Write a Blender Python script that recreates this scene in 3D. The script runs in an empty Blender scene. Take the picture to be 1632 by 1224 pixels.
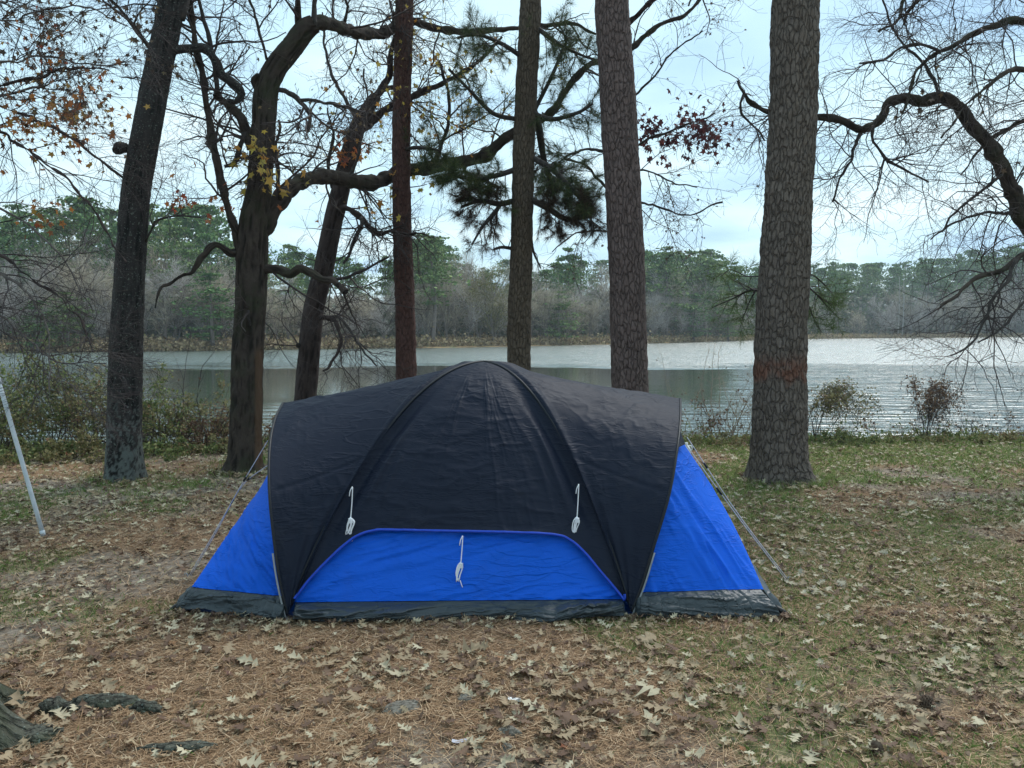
import bpy, math
import numpy as np
from mathutils import Vector
S = bpy.context.scene
COL = S.collection
R = math.radians
rng = np.random.default_rng(11)

# ------------------------------------------------------------------ camera model (photo 1632x1224, f = 1280 px)
F, CX, CY, CAMZ = 1280.0, 816.0, 612.0, 1.6
PITCH = math.atan(87 / F)
CP, SP = math.cos(PITCH), math.sin(PITCH)

def W(px, py, Y):
    """world point seen along a photo direction at distance Y in front of the camera"""
    x = (px - CX) / F; u = (CY - py) / F
    dy = CP + SP * u; dz = -SP + CP * u
    t = Y / dy
    return np.array([x * t, Y, CAMZ + dz * t])

def proj(P):
    P = np.asarray(P, float)
    x, y, z = P[..., 0], P[..., 1], P[..., 2] - CAMZ
    d = y * CP - z * SP; u = y * SP + z * CP
    d = np.where(np.abs(d) < 1e-3, 1e-3, d)
    return CX + F * x / d, CY - F * u / d

# ------------------------------------------------------------------ numpy noise
def _h(ix, iy, iz, s=0):
    n = (ix.astype(np.int64) * 73856093) ^ (iy.astype(np.int64) * 19349663) ^ (iz.astype(np.int64) * 83492791) ^ (s * 2654435761)
    n &= 0xffffffff
    n = ((n ^ (n >> 16)) * 0x45d9f3b) & 0xffffffff
    n = ((n ^ (n >> 16)) * 0x45d9f3b) & 0xffffffff
    n = n ^ (n >> 16)
    return n / 4294967295.0

def vnoise(x, y, z=0.0, s=0):
    x, y, z = np.broadcast_arrays(np.asarray(x, float), np.asarray(y, float), np.asarray(z, float))
    ix, iy, iz = np.floor(x), np.floor(y), np.floor(z)
    fx, fy, fz = x - ix, y - iy, z - iz
    fx = fx * fx * fx * (fx * (fx * 6 - 15) + 10); fy = fy * fy * fy * (fy * (fy * 6 - 15) + 10); fz = fz * fz * (3 - 2 * fz)
    def c(a, b, d): return _h(ix + a, iy + b, iz + d, s)
    a = c(0, 0, 0) * (1 - fx) + c(1, 0, 0) * fx
    b = c(0, 1, 0) * (1 - fx) + c(1, 1, 0) * fx
    e = c(0, 0, 1) * (1 - fx) + c(1, 0, 1) * fx
    g = c(0, 1, 1) * (1 - fx) + c(1, 1, 1) * fx
    return (a * (1 - fy) + b * fy) * (1 - fz) + (e * (1 - fy) + g * fy) * fz

def fbm(x, y, z=0.0, o=4, s=0):
    v = 0; a = .5; t = 0
    for i in range(o):
        v = v + a * vnoise(x * 2 ** i, y * 2 ** i, z * 2 ** i if not np.isscalar(z) else z * 2 ** i, s + i * 7)
        t += a; a *= .5
    return v / t

def worley(x, y, z):
    ix, iy, iz = np.floor(x), np.floor(y), np.floor(z)
    f1 = np.full(x.shape, 9.0); f2 = f1.copy(); cid = np.zeros(x.shape)
    for a in (-1, 0, 1):
        for b in (-1, 0, 1):
            for c in (-1, 0, 1):
                jx, jy, jz = ix + a, iy + b, iz + c
                px, py, pz = jx + _h(jx, jy, jz, 1), jy + _h(jx, jy, jz, 2), jz + _h(jx, jy, jz, 3)
                d = np.sqrt((px - x) ** 2 + (py - y) ** 2 + (pz - z) ** 2)
                i = _h(jx, jy, jz, 4)
                m = d < f1
                f2 = np.where(m, f1, np.minimum(f2, d)); cid = np.where(m, i, cid); f1 = np.where(m, d, f1)
    return f1, f2, cid

def worley2(x, y):
    ix, iy = np.floor(x), np.floor(y); z0 = np.zeros_like(ix)
    f1 = np.full(x.shape, 9.0); f2 = f1.copy(); cid = np.zeros(x.shape)
    for a in (-2, -1, 0, 1, 2):
        for b in (-1, 0, 1):
            jx, jy = ix + a, iy + b
            px, py = jx + .12 + .76 * _h(jx, jy, z0, 1), jy + .08 + .84 * _h(jx, jy, z0, 2) + .5 * (jx % 2)
            d = np.sqrt((px - x) ** 2 + (py - y) ** 2); i = _h(jx, jy, z0, 4); m = d < f1
            f2 = np.where(m, f1, np.minimum(f2, d)); cid = np.where(m, i, cid); f1 = np.where(m, d, f1)
    return f1, f2, cid

def sstep(a, b, x):
    t = np.clip((x - a) / (b - a), 0, 1); return t * t * (3 - 2 * t)

# ------------------------------------------------------------------ mesh helpers
class MB:
    def __init__(s): s.v = []; s.f = []; s.n = 0; s.a = []
    def add(s, v, f, att=None):
        v = np.asarray(v, float).reshape(-1, 3); f = np.asarray(f, np.int64)
        s.v.append(v); s.f.append(f + s.n); s.n += len(v)
        s.a.append(np.zeros((len(v), 4)) if att is None else att)
    def build(s, name, mat=None, parent=None, smooth=True, att=False):
        me = bpy.data.meshes.new(name)
        V = np.concatenate(s.v).astype(np.float32)
        me.vertices.add(len(V)); me.vertices.foreach_set('co', V.ravel())
        fl = [f for f in s.f if len(f)]
        loops = np.concatenate([f.ravel() for f in fl]).astype(np.int32)
        tot = np.concatenate([np.full(len(f), f.shape[1]) for f in fl]).astype(np.int32)
        me.loops.add(len(loops)); me.loops.foreach_set('vertex_index', loops)
        me.polygons.add(len(tot))
        me.polygons.foreach_set('loop_start', (np.cumsum(tot) - tot).astype(np.int32))
        me.polygons.foreach_set('loop_total', tot)
        me.polygons.foreach_set('use_smooth', np.full(len(tot), smooth))
        if att:
            c = me.color_attributes.new('surf', 'FLOAT_COLOR', 'POINT')
            A7 = np.concatenate([a if a.shape[1] == 7 else np.hstack([a, np.zeros((len(a), 3))]) for a in s.a]).astype(np.float32)
            c.data.foreach_set('color', A7[:, :4].ravel())
            b_ = me.attributes.new('bark_uv', 'FLOAT_VECTOR', 'POINT'); b_.data.foreach_set('vector', A7[:, 4:].ravel())
        me.update(calc_edges=True)
        if mat: me.materials.append(mat)
        o = bpy.data.objects.new(name, me); COL.objects.link(o)
        if parent: o.parent = parent
        return o

def empty(name, loc=(0, 0, 0)):
    o = bpy.data.objects.new(name, None); COL.objects.link(o); o.location = loc
    o.empty_display_size = .2
    return o
def tag(o, label=None, cat=None, group=None, kind=None):
    if label: o['label'] = label
    if cat: o['category'] = cat
    if group: o['group'] = group
    if kind: o['kind'] = kind
    return o
def shift(mb, loc):
    loc = np.array(loc, float)
    mb.v = [v - loc for v in mb.v]
    return mb
def grid_faces(nu, nv, wrap=False):
    """verts indexed [i*nv+j], i along u, j along v; wrap closes v"""
    i = np.arange(nu - 1)[:, None]; j = np.arange(nv if wrap else nv - 1)[None]
    j2 = (j + 1) % nv
    return np.stack([i * nv + j, i * nv + j2, (i + 1) * nv + j2, (i + 1) * nv + j], -1).reshape(-1, 4)

def resample(P, n):
    """Catmull-Rom through P, n points by length"""
    P = np.asarray(P, float)
    if len(P) == 2: t = np.linspace(0, 1, n)[:, None]; return P[0] * (1 - t) + P[1] * t
    Q = np.vstack([2 * P[0] - P[1], P, 2 * P[-1] - P[-2]])
    out = []
    for i in range(1, len(Q) - 2):
        t = np.linspace(0, 1, 12, endpoint=False)[:, None]
        a, b, c, d = Q[i - 1], Q[i], Q[i + 1], Q[i + 2]
        out.append(.5 * (2 * b + (c - a) * t + (2 * a - 5 * b + 4 * c - d) * t ** 2 + (3 * b - a - 3 * c + d) * t ** 3))
    out.append(P[-1:]); out = np.vstack(out)
    L = np.concatenate([[0], np.cumsum(np.linalg.norm(np.diff(out[:, :3], axis=0), axis=1))])
    s = np.linspace(0, L[-1], n)
    return np.stack([np.interp(s, L, out[:, k]) for k in range(out.shape[1])], 1)

def frames(P):
    """P[N,K,3] -> two perpendicular unit fields"""
    T = np.gradient(P, axis=1); T /= np.linalg.norm(T, axis=2, keepdims=True) + 1e-9
    ref = np.where(np.abs(T[:, :1, 2:3]) > .8, np.array([1., .13, 0]), np.array([.05, .1, 1.]))
    ref = np.broadcast_to(ref, T.shape)
    A = np.cross(T, ref); A /= np.linalg.norm(A, axis=2, keepdims=True) + 1e-9
    B = np.cross(T, A)
    return T, A, B

def tubes(mb, P, Rr, sides=4):
    """batch of tubes: P[N,K,3], Rr[N,K]"""
    P = np.asarray(P, float); Rr = np.asarray(Rr, float)
    N, K = P.shape[:2]
    _, A, B = frames(P)
    th = np.arange(sides) / sides * 2 * math.pi
    V = P[:, :, None] + Rr[:, :, None, None] * (np.cos(th)[None, None, :, None] * A[:, :, None] + np.sin(th)[None, None, :, None] * B[:, :, None])
    f = grid_faces(K, sides, True)
    fs = (f[None] + (np.arange(N) * K * sides)[:, None, None]).reshape(-1, 4)
    mb.add(V.reshape(-1, 3), fs)

def tube(mb, P, r, sides=8, n=None, cap=True):
    P = np.asarray(P, float)
    if n: P = resample(P, n)
    r = np.full(len(P), r, float) if np.isscalar(r) else np.asarray(r, float)
    if len(r) != len(P): r = np.interp(np.linspace(0, 1, len(P)), np.linspace(0, 1, len(r)), r)
    if cap:
        P = np.vstack([P[:1] + (P[:1] - P[1:2]) * .02, P, P[-1:] + (P[-1:] - P[-2:-1]) * .02]); r = np.concatenate([[1e-4], r, [1e-4]])
    tubes(mb, P[None], r[None], sides)

def place(mb, tv, tf, pos, M, sc):
    """instances of a template baked into one mesh; M[N,3,3] columns = axes"""
    N = len(pos)
    if N == 0: return
    V = np.einsum('nij,vj->nvi', M, tv) * np.asarray(sc).reshape(N, 1, 1) + pos[:, None]
    f = (tf[None] + (np.arange(N) * len(tv))[:, None, None]).reshape(-1, tf.shape[1])
    mb.add(V.reshape(-1, 3), f)

def rand_rot(N, tilt, g=rng):
    """random yaw with a random tilt of up to about `tilt` radians"""
    a = g.uniform(0, 2 * math.pi, N); b = g.normal(0, tilt, N); c = g.normal(0, tilt, N)
    def m(ax, t):
        o = np.zeros((N, 3, 3)); i, j = [(1, 2), (2, 0), (0, 1)][ax]
        o[:, ax, ax] = 1; o[:, i, i] = np.cos(t); o[:, j, j] = np.cos(t); o[:, i, j] = -np.sin(t); o[:, j, i] = np.sin(t)
        return o
    return m(0, b) @ m(1, c) @ m(2, a)
def rand_dirs(N, g=rng):
    d = g.normal(size=(N, 3)); return d / np.linalg.norm(d, axis=1, keepdims=True)
def frame_from(d, g=rng):
    """rotation matrices whose Y axis is d, random roll"""
    r = rand_dirs(len(d), g); x = np.cross(r, d); x /= np.linalg.norm(x, axis=1, keepdims=True) + 1e-9
    return np.stack([x, d, np.cross(x, d)], -1)

# ------------------------------------------------------------------ materials
class NT:
    def __init__(s, name, rough=.8, spec=.3):
        s.m = bpy.data.materials.new(name); s.m.use_nodes = True
        s.t = s.m.node_tree; s.b = s.t.nodes['Principled BSDF']; s.out = s.t.nodes['Material Output']
        s.b.inputs['Roughness'].default_value = rough; s.b.inputs['Specular IOR Level'].default_value = spec
    def n(s, typ, **k):
        o = s.t.nodes.new(typ)
        for a, b in k.items():
            if a in o.inputs.keys(): s.set(o, a, b)
            else: setattr(o, a, b)
        return o
    def set(s, o, a, b):
        if hasattr(b, 'is_output') or isinstance(b, bpy.types.NodeSocket): s.t.links.new(b, o.inputs[a])
        else: o.inputs[a].default_value = b
    def link(s, a, b): s.t.links.new(a, b)
    def coord(s, which='Object', scale=(1, 1, 1)):
        tc = s.n('ShaderNodeTexCoord'); mp = s.n('ShaderNodeMapping'); s.link(tc.outputs[which], mp.inputs['Vector'])
        mp.inputs['Scale'].default_value = scale; return mp.outputs[0]
    def noise(s, vec, scale, detail=4, rough=.55, dist=0):
        o = s.n('ShaderNodeTexNoise'); s.link(vec, o.inputs['Vector'])
        o.inputs['Scale'].default_value = scale; o.inputs['Detail'].default_value = detail; o.inputs['Roughness'].default_value = rough
        o.inputs['Distortion'].default_value = dist
        return o.outputs['Fac']
    def ramp(s, fac, stops, interp='LINEAR'):
        o = s.n('ShaderNodeValToRGB'); s.link(fac, o.inputs[0]); e = o.color_ramp; e.interpolation = interp
        while len(e.elements) < len(stops): e.elements.new(.5)
        for el, (p, c) in zip(e.elements, stops):
            el.position = p; el.color = (*c, 1) if len(c) == 3 else c
        return o.outputs[0]
    def mix(s, fac, a, b, mode='MIX'):
        o = s.n('ShaderNodeMix'); o.data_type = 'RGBA'; o.blend_type = mode
        for i, v in ((0, fac), (6, a), (7, b)):
            if isinstance(v, bpy.types.NodeSocket): s.link(v, o.inputs[i])
            elif i == 0: o.inputs[0].default_value = v
            else: o.inputs[i].default_value = (*v, 1)
        return o.outputs[2]
    def math(s, op, a, b=0.0, clamp=False):
        o = s.n('ShaderNodeMath'); o.operation = op; o.use_clamp = clamp
        for i, v in enumerate((a, b)):
            if isinstance(v, bpy.types.NodeSocket): s.link(v, o.inputs[i])
            else: o.inputs[i].default_value = v
        return o.outputs[0]
    def color(s, sock): s.link(sock, s.b.inputs['Base Color'])
    def bump(s, h, strength, dist=.01):
        o = s.n('ShaderNodeBump'); s.link(h, o.inputs['Height']); o.inputs['Strength'].default_value = strength; o.inputs['Distance'].default_value = dist
        s.link(o.outputs[0], s.b.inputs['Normal']); return o
    def translucent(s, colsock, fac):
        tr = s.n('ShaderNodeBsdfTranslucent'); mx = s.n('ShaderNodeMixShader')
        if isinstance(colsock, bpy.types.NodeSocket): s.link(colsock, tr.inputs[0])
        else: tr.inputs[0].default_value = (*colsock, 1)
        mx.inputs[0].default_value = fac
        s.link(s.b.outputs[0], mx.inputs[1]); s.link(tr.outputs[0], mx.inputs[2]); s.link(mx.outputs[0], s.out.inputs[0])

def island_mat(name, stops, rough=.8, trans=.0, spec=.25, bumpy=False):
    m = NT(name, rough, spec); g = m.n('ShaderNodeNewGeometry')
    c = m.ramp(g.outputs['Random Per Island'], stops)
    if bumpy:
        v = m.coord('Object'); nz = m.noise(v, 60, 3)
        c = m.mix(m.math('MULTIPLY', nz, .5), c, tuple(x * .55 for x in stops[0][1][:3]))
    m.color(c)
    if trans: m.translucent(c, trans)
    return m.m

def plain_mat(name, c1, c2, scale=20, rough=.8, spec=.3, bump=0, stretch=(1, 1, 1), dist=.005):
    m = NT(name, rough, spec); v = m.coord('Object', stretch); f = m.noise(v, scale, 5)
    m.color(m.ramp(f, [(.3, c1), (.7, c2)]))
    if bump: m.bump(f, bump, dist)
    return m.m

def bark_mat(name, inner, dark, light, moss=None, mossamt=0, band=None, speck=0, bandcol=(.09, .033, .017), plates=0, cell=(.040, .125)):
    """surf.r = ridge height, surf.g = random, surf.b = scar or lichen mask; plates = voronoi bark plates"""
    m = NT(name, .88, .2)
    at = m.n('ShaderNodeVertexColor', layer_name='surf'); sp = m.n('ShaderNodeSeparateColor'); m.link(at.outputs[0], sp.inputs[0])
    v = m.coord('Object'); n1 = m.noise(v, 28, 5, .65); vs = m.coord('Object', (1, 1, .35)); n2 = m.noise(vs, 90, 4, .6)
    height, rnd, bmp = sp.outputs[0], sp.outputs[1], None
    if plates:
        uv = m.n('ShaderNodeAttribute', attribute_name='bark_uv'); mp = m.n('ShaderNodeMapping'); m.link(uv.outputs['Vector'], mp.inputs[0]); mp.inputs['Scale'].default_value = (1 / cell[0], 1 / cell[1], 1)
        wn = m.n('ShaderNodeTexNoise'); m.link(mp.outputs[0], wn.inputs[0]); wn.inputs['Scale'].default_value = 1.1; wn.inputs['Detail'].default_value = 4; wn.inputs['Roughness'].default_value = .6
        sub = m.n('ShaderNodeVectorMath', operation='SUBTRACT'); m.link(wn.outputs['Color'], sub.inputs[0]); sub.inputs[1].default_value = (.5, .5, .5)
        sc = m.n('ShaderNodeVectorMath', operation='SCALE'); m.link(sub.outputs[0], sc.inputs[0]); sc.inputs['Scale'].default_value = 1.5
        ad = m.n('ShaderNodeVectorMath', operation='ADD'); m.link(mp.outputs[0], ad.inputs[0]); m.link(sc.outputs[0], ad.inputs[1])
        def vor(feat, scale):
            o = m.n('ShaderNodeTexVoronoi', voronoi_dimensions='2D', feature=feat); m.link(ad.outputs[0], o.inputs['Vector']); o.inputs['Scale'].default_value = scale; o.inputs['Randomness'].default_value = .95; return o
        def ss(sock, a, b):
            k = m.n('ShaderNodeMapRange', clamp=True); k.interpolation_type = 'SMOOTHSTEP'; m.link(sock, k.inputs[0]); k.inputs[1].default_value = a; k.inputs[2].default_value = b; return k.outputs[0]
        e1 = vor('DISTANCE_TO_EDGE', 1.0).outputs['Distance']; e2 = vor('DISTANCE_TO_EDGE', 2.3).outputs['Distance']
        cs = m.n('ShaderNodeSeparateColor'); m.link(vor('F1', 1.0).outputs['Color'], cs.inputs[0]); cs2 = m.n('ShaderNodeSeparateColor'); m.link(vor('F1', 2.3).outputs['Color'], cs2.inputs[0])
        wv = m.n('ShaderNodeTexNoise'); m.link(mp.outputs[0], wv.inputs[0]); wv.inputs['Scale'].default_value = .9; wv.inputs['Detail'].default_value = 3
        wmod = ss(wv.outputs['Fac'], .36, .66)
        e1 = m.math('ADD', e1, m.math('MULTIPLY', wmod, .055)); e1 = m.math('ADD', e1, m.math('MULTIPLY', m.math('SUBTRACT', n2, .5), .16))
        crack = ss(e1, .0, .10); fine = ss(m.math('ADD', e2, m.math('MULTIPLY', m.math('SUBTRACT', n1, .5), .2)), -.03, .08)
        height = m.math('ADD', m.math('MULTIPLY', m.math('MULTIPLY', crack, m.math('ADD', m.math('MULTIPLY', fine, .3), .7)), .80), .16)
        rnd = m.math('ADD', m.math('MULTIPLY', cs.outputs[0], .5), m.math('MULTIPLY', cs2.outputs[0], .5))
        bmp = m.math('ADD', m.math('MULTIPLY', ss(e1, .0, .22), 1.0), m.math('ADD', m.math('MULTIPLY', cs2.outputs[1], .28), m.math('MULTIPLY', cs.outputs[1], .35)))
        if plates < 1: height = m.math('MULTIPLY', height, m.math('ADD', m.math('MULTIPLY', sp.outputs[0], .5), .5))
    plate = m.mix(rnd, dark, light)
    plate = m.mix(m.math('MULTIPLY', n1, .55), plate, tuple(min(1, x * 1.7) for x in light))
    plate = m.mix(m.math('MULTIPLY', n2, .6), plate, tuple(x * .55 for x in dark))
    c = m.mix(m.math('MULTIPLY', height, 1.1 if plates else 1.25, True), inner, plate)
    if moss:
        big = m.noise(v, 3.0, 5, .7)
        mk = m.ramp(big, [(.5 - mossamt * .2, (0, 0, 0)), (.68, (1, 1, 1))])
        c = m.mix(m.math('MULTIPLY', mk, .7), c, moss)
    if speck:
        vo = m.noise(v, 55, 3, .6)
        mk = m.ramp(vo, [(.60, (0, 0, 0)), (.66, (1, 1, 1))])
        c = m.mix(m.math('MULTIPLY', mk, speck), c, (.20, .23, .20))
    bc = m.mix(height, tuple(x * .5 for x in bandcol), tuple(x * 1.35 for x in bandcol)) if plates else bandcol
    o = m.n('ShaderNodeMix'); o.data_type = 'RGBA'; m.link(sp.outputs[2], o.inputs[0]); m.link(c, o.inputs[6])
    if plates: m.link(bc, o.inputs[7])
    else: o.inputs[7].default_value = (*bandcol, 1)
    m.color(o.outputs[2])
    h = m.math('ADD', n2, m.math('MULTIPLY', n1, .8))
    if bmp is not None: h = m.math('ADD', m.math('MULTIPLY', h, .45), m.math('MULTIPLY', bmp, 1.5))
    m.bump(h, 1.0, .012 if plates else .010)
    return m.m

M = {}
M['pine_grey'] = bark_mat('pine_bark_grey', (.020, .013, .010), (.070, .055, .046), (.185, .148, .125), bandcol=(.125, .058, .04), plates=1, cell=(.036, .105))
M['pine_red'] = bark_mat('pine_bark_red', (.016, .008, .007), (.060, .028, .023), (.15, .075, .063), plates=1, cell=(.034, .10))
M['pine_brown'] = bark_mat('pine_bark_brown', (.016, .011, .008), (.060, .045, .033), (.15, .113, .083), plates=1, cell=(.034, .10))
M['pine_mauve'] = bark_mat('pine_bark_mauve', (.018, .011, .010), (.075, .052, .047), (.19, .137, .128), plates=1, cell=(.038, .11))
M['oak_dark'] = bark_mat('oak_bark_dark', (.012, .011, .011), (.02, .018, .018), (.045, .04, .038), speck=.55, bandcol=(.13, .145, .135))
M['oak_brown'] = bark_mat('oak_bark_brown', (.016, .012, .01), (.028, .021, .018), (.075, .057, .047), moss=(.035, .042, .02), mossamt=.1, bandcol=(.10, .06, .038))
M['oak_mid'] = bark_mat('oak_bark_mid', (.018, .012, .011), (.03, .021, .02), (.07, .05, .046))
M['oak_moss'] = bark_mat('bark_mossy', (.010, .009, .008), (.035, .034, .026), (.12, .12, .095), moss=(.045, .058, .032), mossamt=.1, speck=.6)
M['corner_bark'] = bark_mat('bark_corner', (.008, .008, .007), (.03, .03, .022), (.11, .11, .085), moss=(.035, .048, .022), mossamt=.1, speck=.5, plates=1, cell=(.035, .15))
M['limb_dark'] = plain_mat('limb_bark_dark', (.02, .016, .015), (.06, .05, .045), 30, bump=.6, stretch=(1, 1, 1), dist=.01)
M['limb_grey'] = plain_mat('limb_bark_grey', (.05, .04, .035), (.13, .11, .10), 30, bump=.5, dist=.01)
M['twig'] = plain_mat('twig_bark', (.03, .022, .022), (.075, .055, .052), 6)
M['twig_grey'] = plain_mat('twig_bark_grey', (.05, .042, .036), (.11, .09, .08), 6)
M['twig_pale'] = plain_mat('twig_pale', (.20, .155, .11), (.38, .31, .23), 6)

# ------------------------------------------------------------------ terrain
SH = np.array([(-400, 60), (-150, 66), (-48.5, 76), (-33, 82), (-19, 91), (-5, 100), (17.5, 122), (44, 156), (70, 188), (105, 212), (150, 235), (300, 262), (700, 300)], float)
WZ = -0.62
def shoreY(x): return np.interp(x, SH[:, 0], SH[:, 1])
def bankY(x): return 11.7 + 1.1 * (vnoise(x * .35 + 9, 3.3) - .5) + .5 * (vnoise(x * 1.7, 7.7) - .5)
def height(x, y):
    x = np.asarray(x, float); y = np.asarray(y, float)
    z = .05 * (fbm(x * .55 + 20, y * .55 + 5, 0, 3) - .5) + .025 * (fbm(x * 3 + 7, y * 3, 0, 3, 5) - .5)
    z = z * sstep(0, 2, np.abs(y - 4.6) + .8)
    b = y - bankY(x)
    lake = -1.0 * sstep(-.3, 2.2, b) - 1.2 * sstep(1, 9, b)
    z = z + lake
    d = y - shoreY(x) - 1.5 * (vnoise(x * .12, 1.5) - .5)
    far = -2.2 + 2.1 * sstep(-6, 3, d) + .5 * sstep(1, 8, d) + .02 * np.clip(d, 0, 400) + 9 * sstep(60, 220, x) * sstep(15, 160, d)
    return np.where(y > 40, far, z)
def grassy(x, y):
    g = fbm(x * .9 + 31, y * .9 + 12, 0, 4, 3)
    bias = .22 * sstep(-.3, 1.6, x) + .10 * sstep(5.5, 8.5, y) - .05
    patch = sstep(.57, .70, g + bias)
    return patch
def litterfar(x, y): return sstep(5.6, 8.2, y + .9 * (fbm(x * .7, y * .7, 0, 3, 9) - .5))
def straw(x, y): return sstep(.42, .60, fbm(x * .7 + 3, y * .8 + 40, 0, 4, 15) + .16 * sstep(-1.6, .2, x) - .10 * sstep(4.5, 7, y))

def make_ground():
    def axis(seg):
        out = []
        for a, b, st in seg: out += list(np.arange(a, b, st))
        return np.array(out + [seg[-1][1]])
    xs = axis([(-700, -160, 20), (-160, -20, 5), (-20, -8, .5), (-8, -4, .12), (-4, 4, .045), (4, 8, .12), (8, 20, .5), (20, 240, 5), (240, 900, 30)])
    ys = axis([(-60, -4, 4), (-4, 1.6, .4), (1.6, 6.5, .045), (6.5, 14, .1), (14, 30, 1), (30, 60, 3), (60, 260, 2.5), (260, 1200, 40)])
    X, Y = np.meshgrid(xs, ys, indexing='ij'); Z = height(X, Y)
    mic = (Y < 13) & (np.abs(X) < 9)
    Z = Z + np.where(mic, .012 * (fbm(X * 11, Y * 11, 0, 3, 2) - .5), 0)
    mb = MB(); att = np.zeros((X.size, 4)); att[:, 3] = 1
    att[:, 0] = grassy(X, Y).ravel(); att[:, 1] = straw(X, Y).ravel()
    att[:, 2] = np.where(Y > 40, 1, 0).ravel()
    f = grid_faces(len(xs), len(ys))[:, ::-1]
    mb.add(np.stack([X, Y, Z], -1), f, att)
    m = NT('forest_floor', .95, .15)
    a = m.n('ShaderNodeVertexColor', layer_name='surf'); sp = m.n('ShaderNodeSeparateColor'); m.link(a.outputs[0], sp.inputs[0])
    v = m.coord('Object'); nb = m.noise(v, 2.2, 5, .6); nm = m.noise(v, 17, 5, .65); nf = m.noise(v, 95, 4, .7)
    soil = m.ramp(nm, [(.3, (.12, .095, .075)), (.5, (.26, .21, .165)), (.72, (.40, .34, .275))])
    strawc = m.ramp(nf, [(.3, (.09, .052, .03)), (.5, (.26, .155, .088)), (.7, (.42, .285, .17))])
    c = m.mix(sp.outputs[1], soil, strawc)
    gr = m.ramp(nf, [(.3, (.08, .095, .032)), (.55, (.235, .24, .095)), (.75, (.38, .34, .17))])
    c = m.mix(m.math('MULTIPLY', sp.outputs[0], m.ramp(nm, [(.35, (.2,) * 3), (.6, (.9,) * 3)])), c, gr)
    c = m.mix(m.math('MULTIPLY', nb, .35), c, (.05, .038, .028))
    farc = m.ramp(m.noise(m.coord('Object'), .6, 5, .7), [(.35, (.22, .14, .075)), (.5, (.36, .235, .12)), (.65, (.20, .19, .085))])
    c = m.mix(sp.outputs[2], c, farc)
    m.color(c); m.bump(m.math('ADD', nf, m.math('MULTIPLY', nm, 1.5)), 1.0, .012)
    g = mb.build('ground', m.m, att=True); tag(g, kind='structure')
make_ground()

# ------------------------------------------------------------------ water
def make_water():
    mb = MB(); mb.add([(-700, 8, WZ), (900, 8, WZ), (900, 420, WZ), (-700, 420, WZ)], [[0, 1, 2, 3]])
    m = NT('lake_water', .04, .5)
    m.b.inputs['Base Color'].default_value = (.085, .092, .06, 1); m.b.inputs['IOR'].default_value = 1.8
    g = m.n('ShaderNodeNewGeometry'); sep = m.n('ShaderNodeSeparateXYZ'); m.link(g.outputs['Position'], sep.inputs[0])
    X, Y = sep.outputs[0], sep.outputs[1]
    # where the breeze ruffles the lake: beyond about 50 m, and all of the open right-hand arm
    warp = m.noise(m.coord('Object', (.6, 1, 1)), .06, 5, .6)
    ye = m.math('ADD', Y, m.math('MULTIPLY', m.math('SUBTRACT', warp, .5), 30))
    farb = m.n('ShaderNodeMapRange', clamp=True); farb.interpolation_type = 'SMOOTHSTEP'; m.link(ye, farb.inputs[0]); farb.inputs[1].default_value = 45; farb.inputs[2].default_value = 54
    ratio = m.math('DIVIDE', X, m.math('MAXIMUM', Y, 1))
    xr = m.math('ADD', ratio, m.math('MULTIPLY', m.math('SUBTRACT', warp, .5), .08))
    rb = m.n('ShaderNodeMapRange', clamp=True); rb.interpolation_type = 'SMOOTHSTEP'; m.link(xr, rb.inputs[0]); rb.inputs[1].default_value = .24; rb.inputs[2].default_value = .42
    rb2 = m.n('ShaderNodeMapRange', clamp=True); m.link(Y, rb2.inputs[0]); rb2.inputs[1].default_value = 26; rb2.inputs[2].default_value = 14
    nearb = m.math('MULTIPLY', rb2.outputs[0], .45)
    lf = m.n('ShaderNodeMapRange', clamp=True); m.link(xr, lf.inputs[0]); lf.inputs[1].default_value = -.40; lf.inputs[2].default_value = -.58
    amp = m.math('MAXIMUM', m.math('MAXIMUM', farb.outputs[0], m.math('MULTIPLY', rb.outputs[0], .8)), m.math('MAXIMUM', nearb, m.math('MULTIPLY', lf.outputs[0], .6)))
    amp = m.math('ADD', m.math('MULTIPLY', amp, 1.0), m.math('ADD', .03, m.math('MULTIPLY', farb.outputs[0], .5)))
    w1 = m.noise(m.coord('Object', (.55, 2.0, 1)), 1.15, 3, .5, .5)
    w2 = m.noise(m.coord('Object', (1, 1.7, 1)), 5.5, 3, .6, .2)
    w3 = m.noise(m.coord('Object', (.35, 1, 1)), .5, 2, .5)
    h = m.math('ADD', m.math('ADD', m.math('MULTIPLY', w1, .26), m.math('MULTIPLY', w2, .03)), m.math('MULTIPLY', w3, .20))
    bp = m.n('ShaderNodeBump'); m.link(m.math('MULTIPLY', h, amp), bp.inputs['Height']); bp.inputs['Strength'].default_value = 1; bp.inputs['Distance'].default_value = 1.0
    gl = m.n('ShaderNodeBsdfGlossy'); gl.inputs['Color'].default_value = (.98, .98, .98, 1)
    m.link(m.math('ADD', m.math('MULTIPLY', farb.outputs[0], .16), .05), gl.inputs['Roughness']); m.link(bp.outputs[0], gl.inputs['Normal'])
    df = m.n('ShaderNodeBsdfDiffuse'); df.inputs['Color'].default_value = (.06, .078, .06, 1)
    fr = m.n('ShaderNodeFresnel'); fr.inputs['IOR'].default_value = 1.36; m.link(bp.outputs[0], fr.inputs['Normal'])
    mx = m.n('ShaderNodeMixShader'); m.link(m.math('ADD', m.math('MULTIPLY', fr.outputs[0], 1.2), .05, True), mx.inputs[0]); m.link(df.outputs[0], mx.inputs[1]); m.link(gl.outputs[0], mx.inputs[2])
    m.link(mx.outputs[0], m.out.inputs[0])
    tag(mb.build('water', m.m), kind='structure')
make_water()

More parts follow.
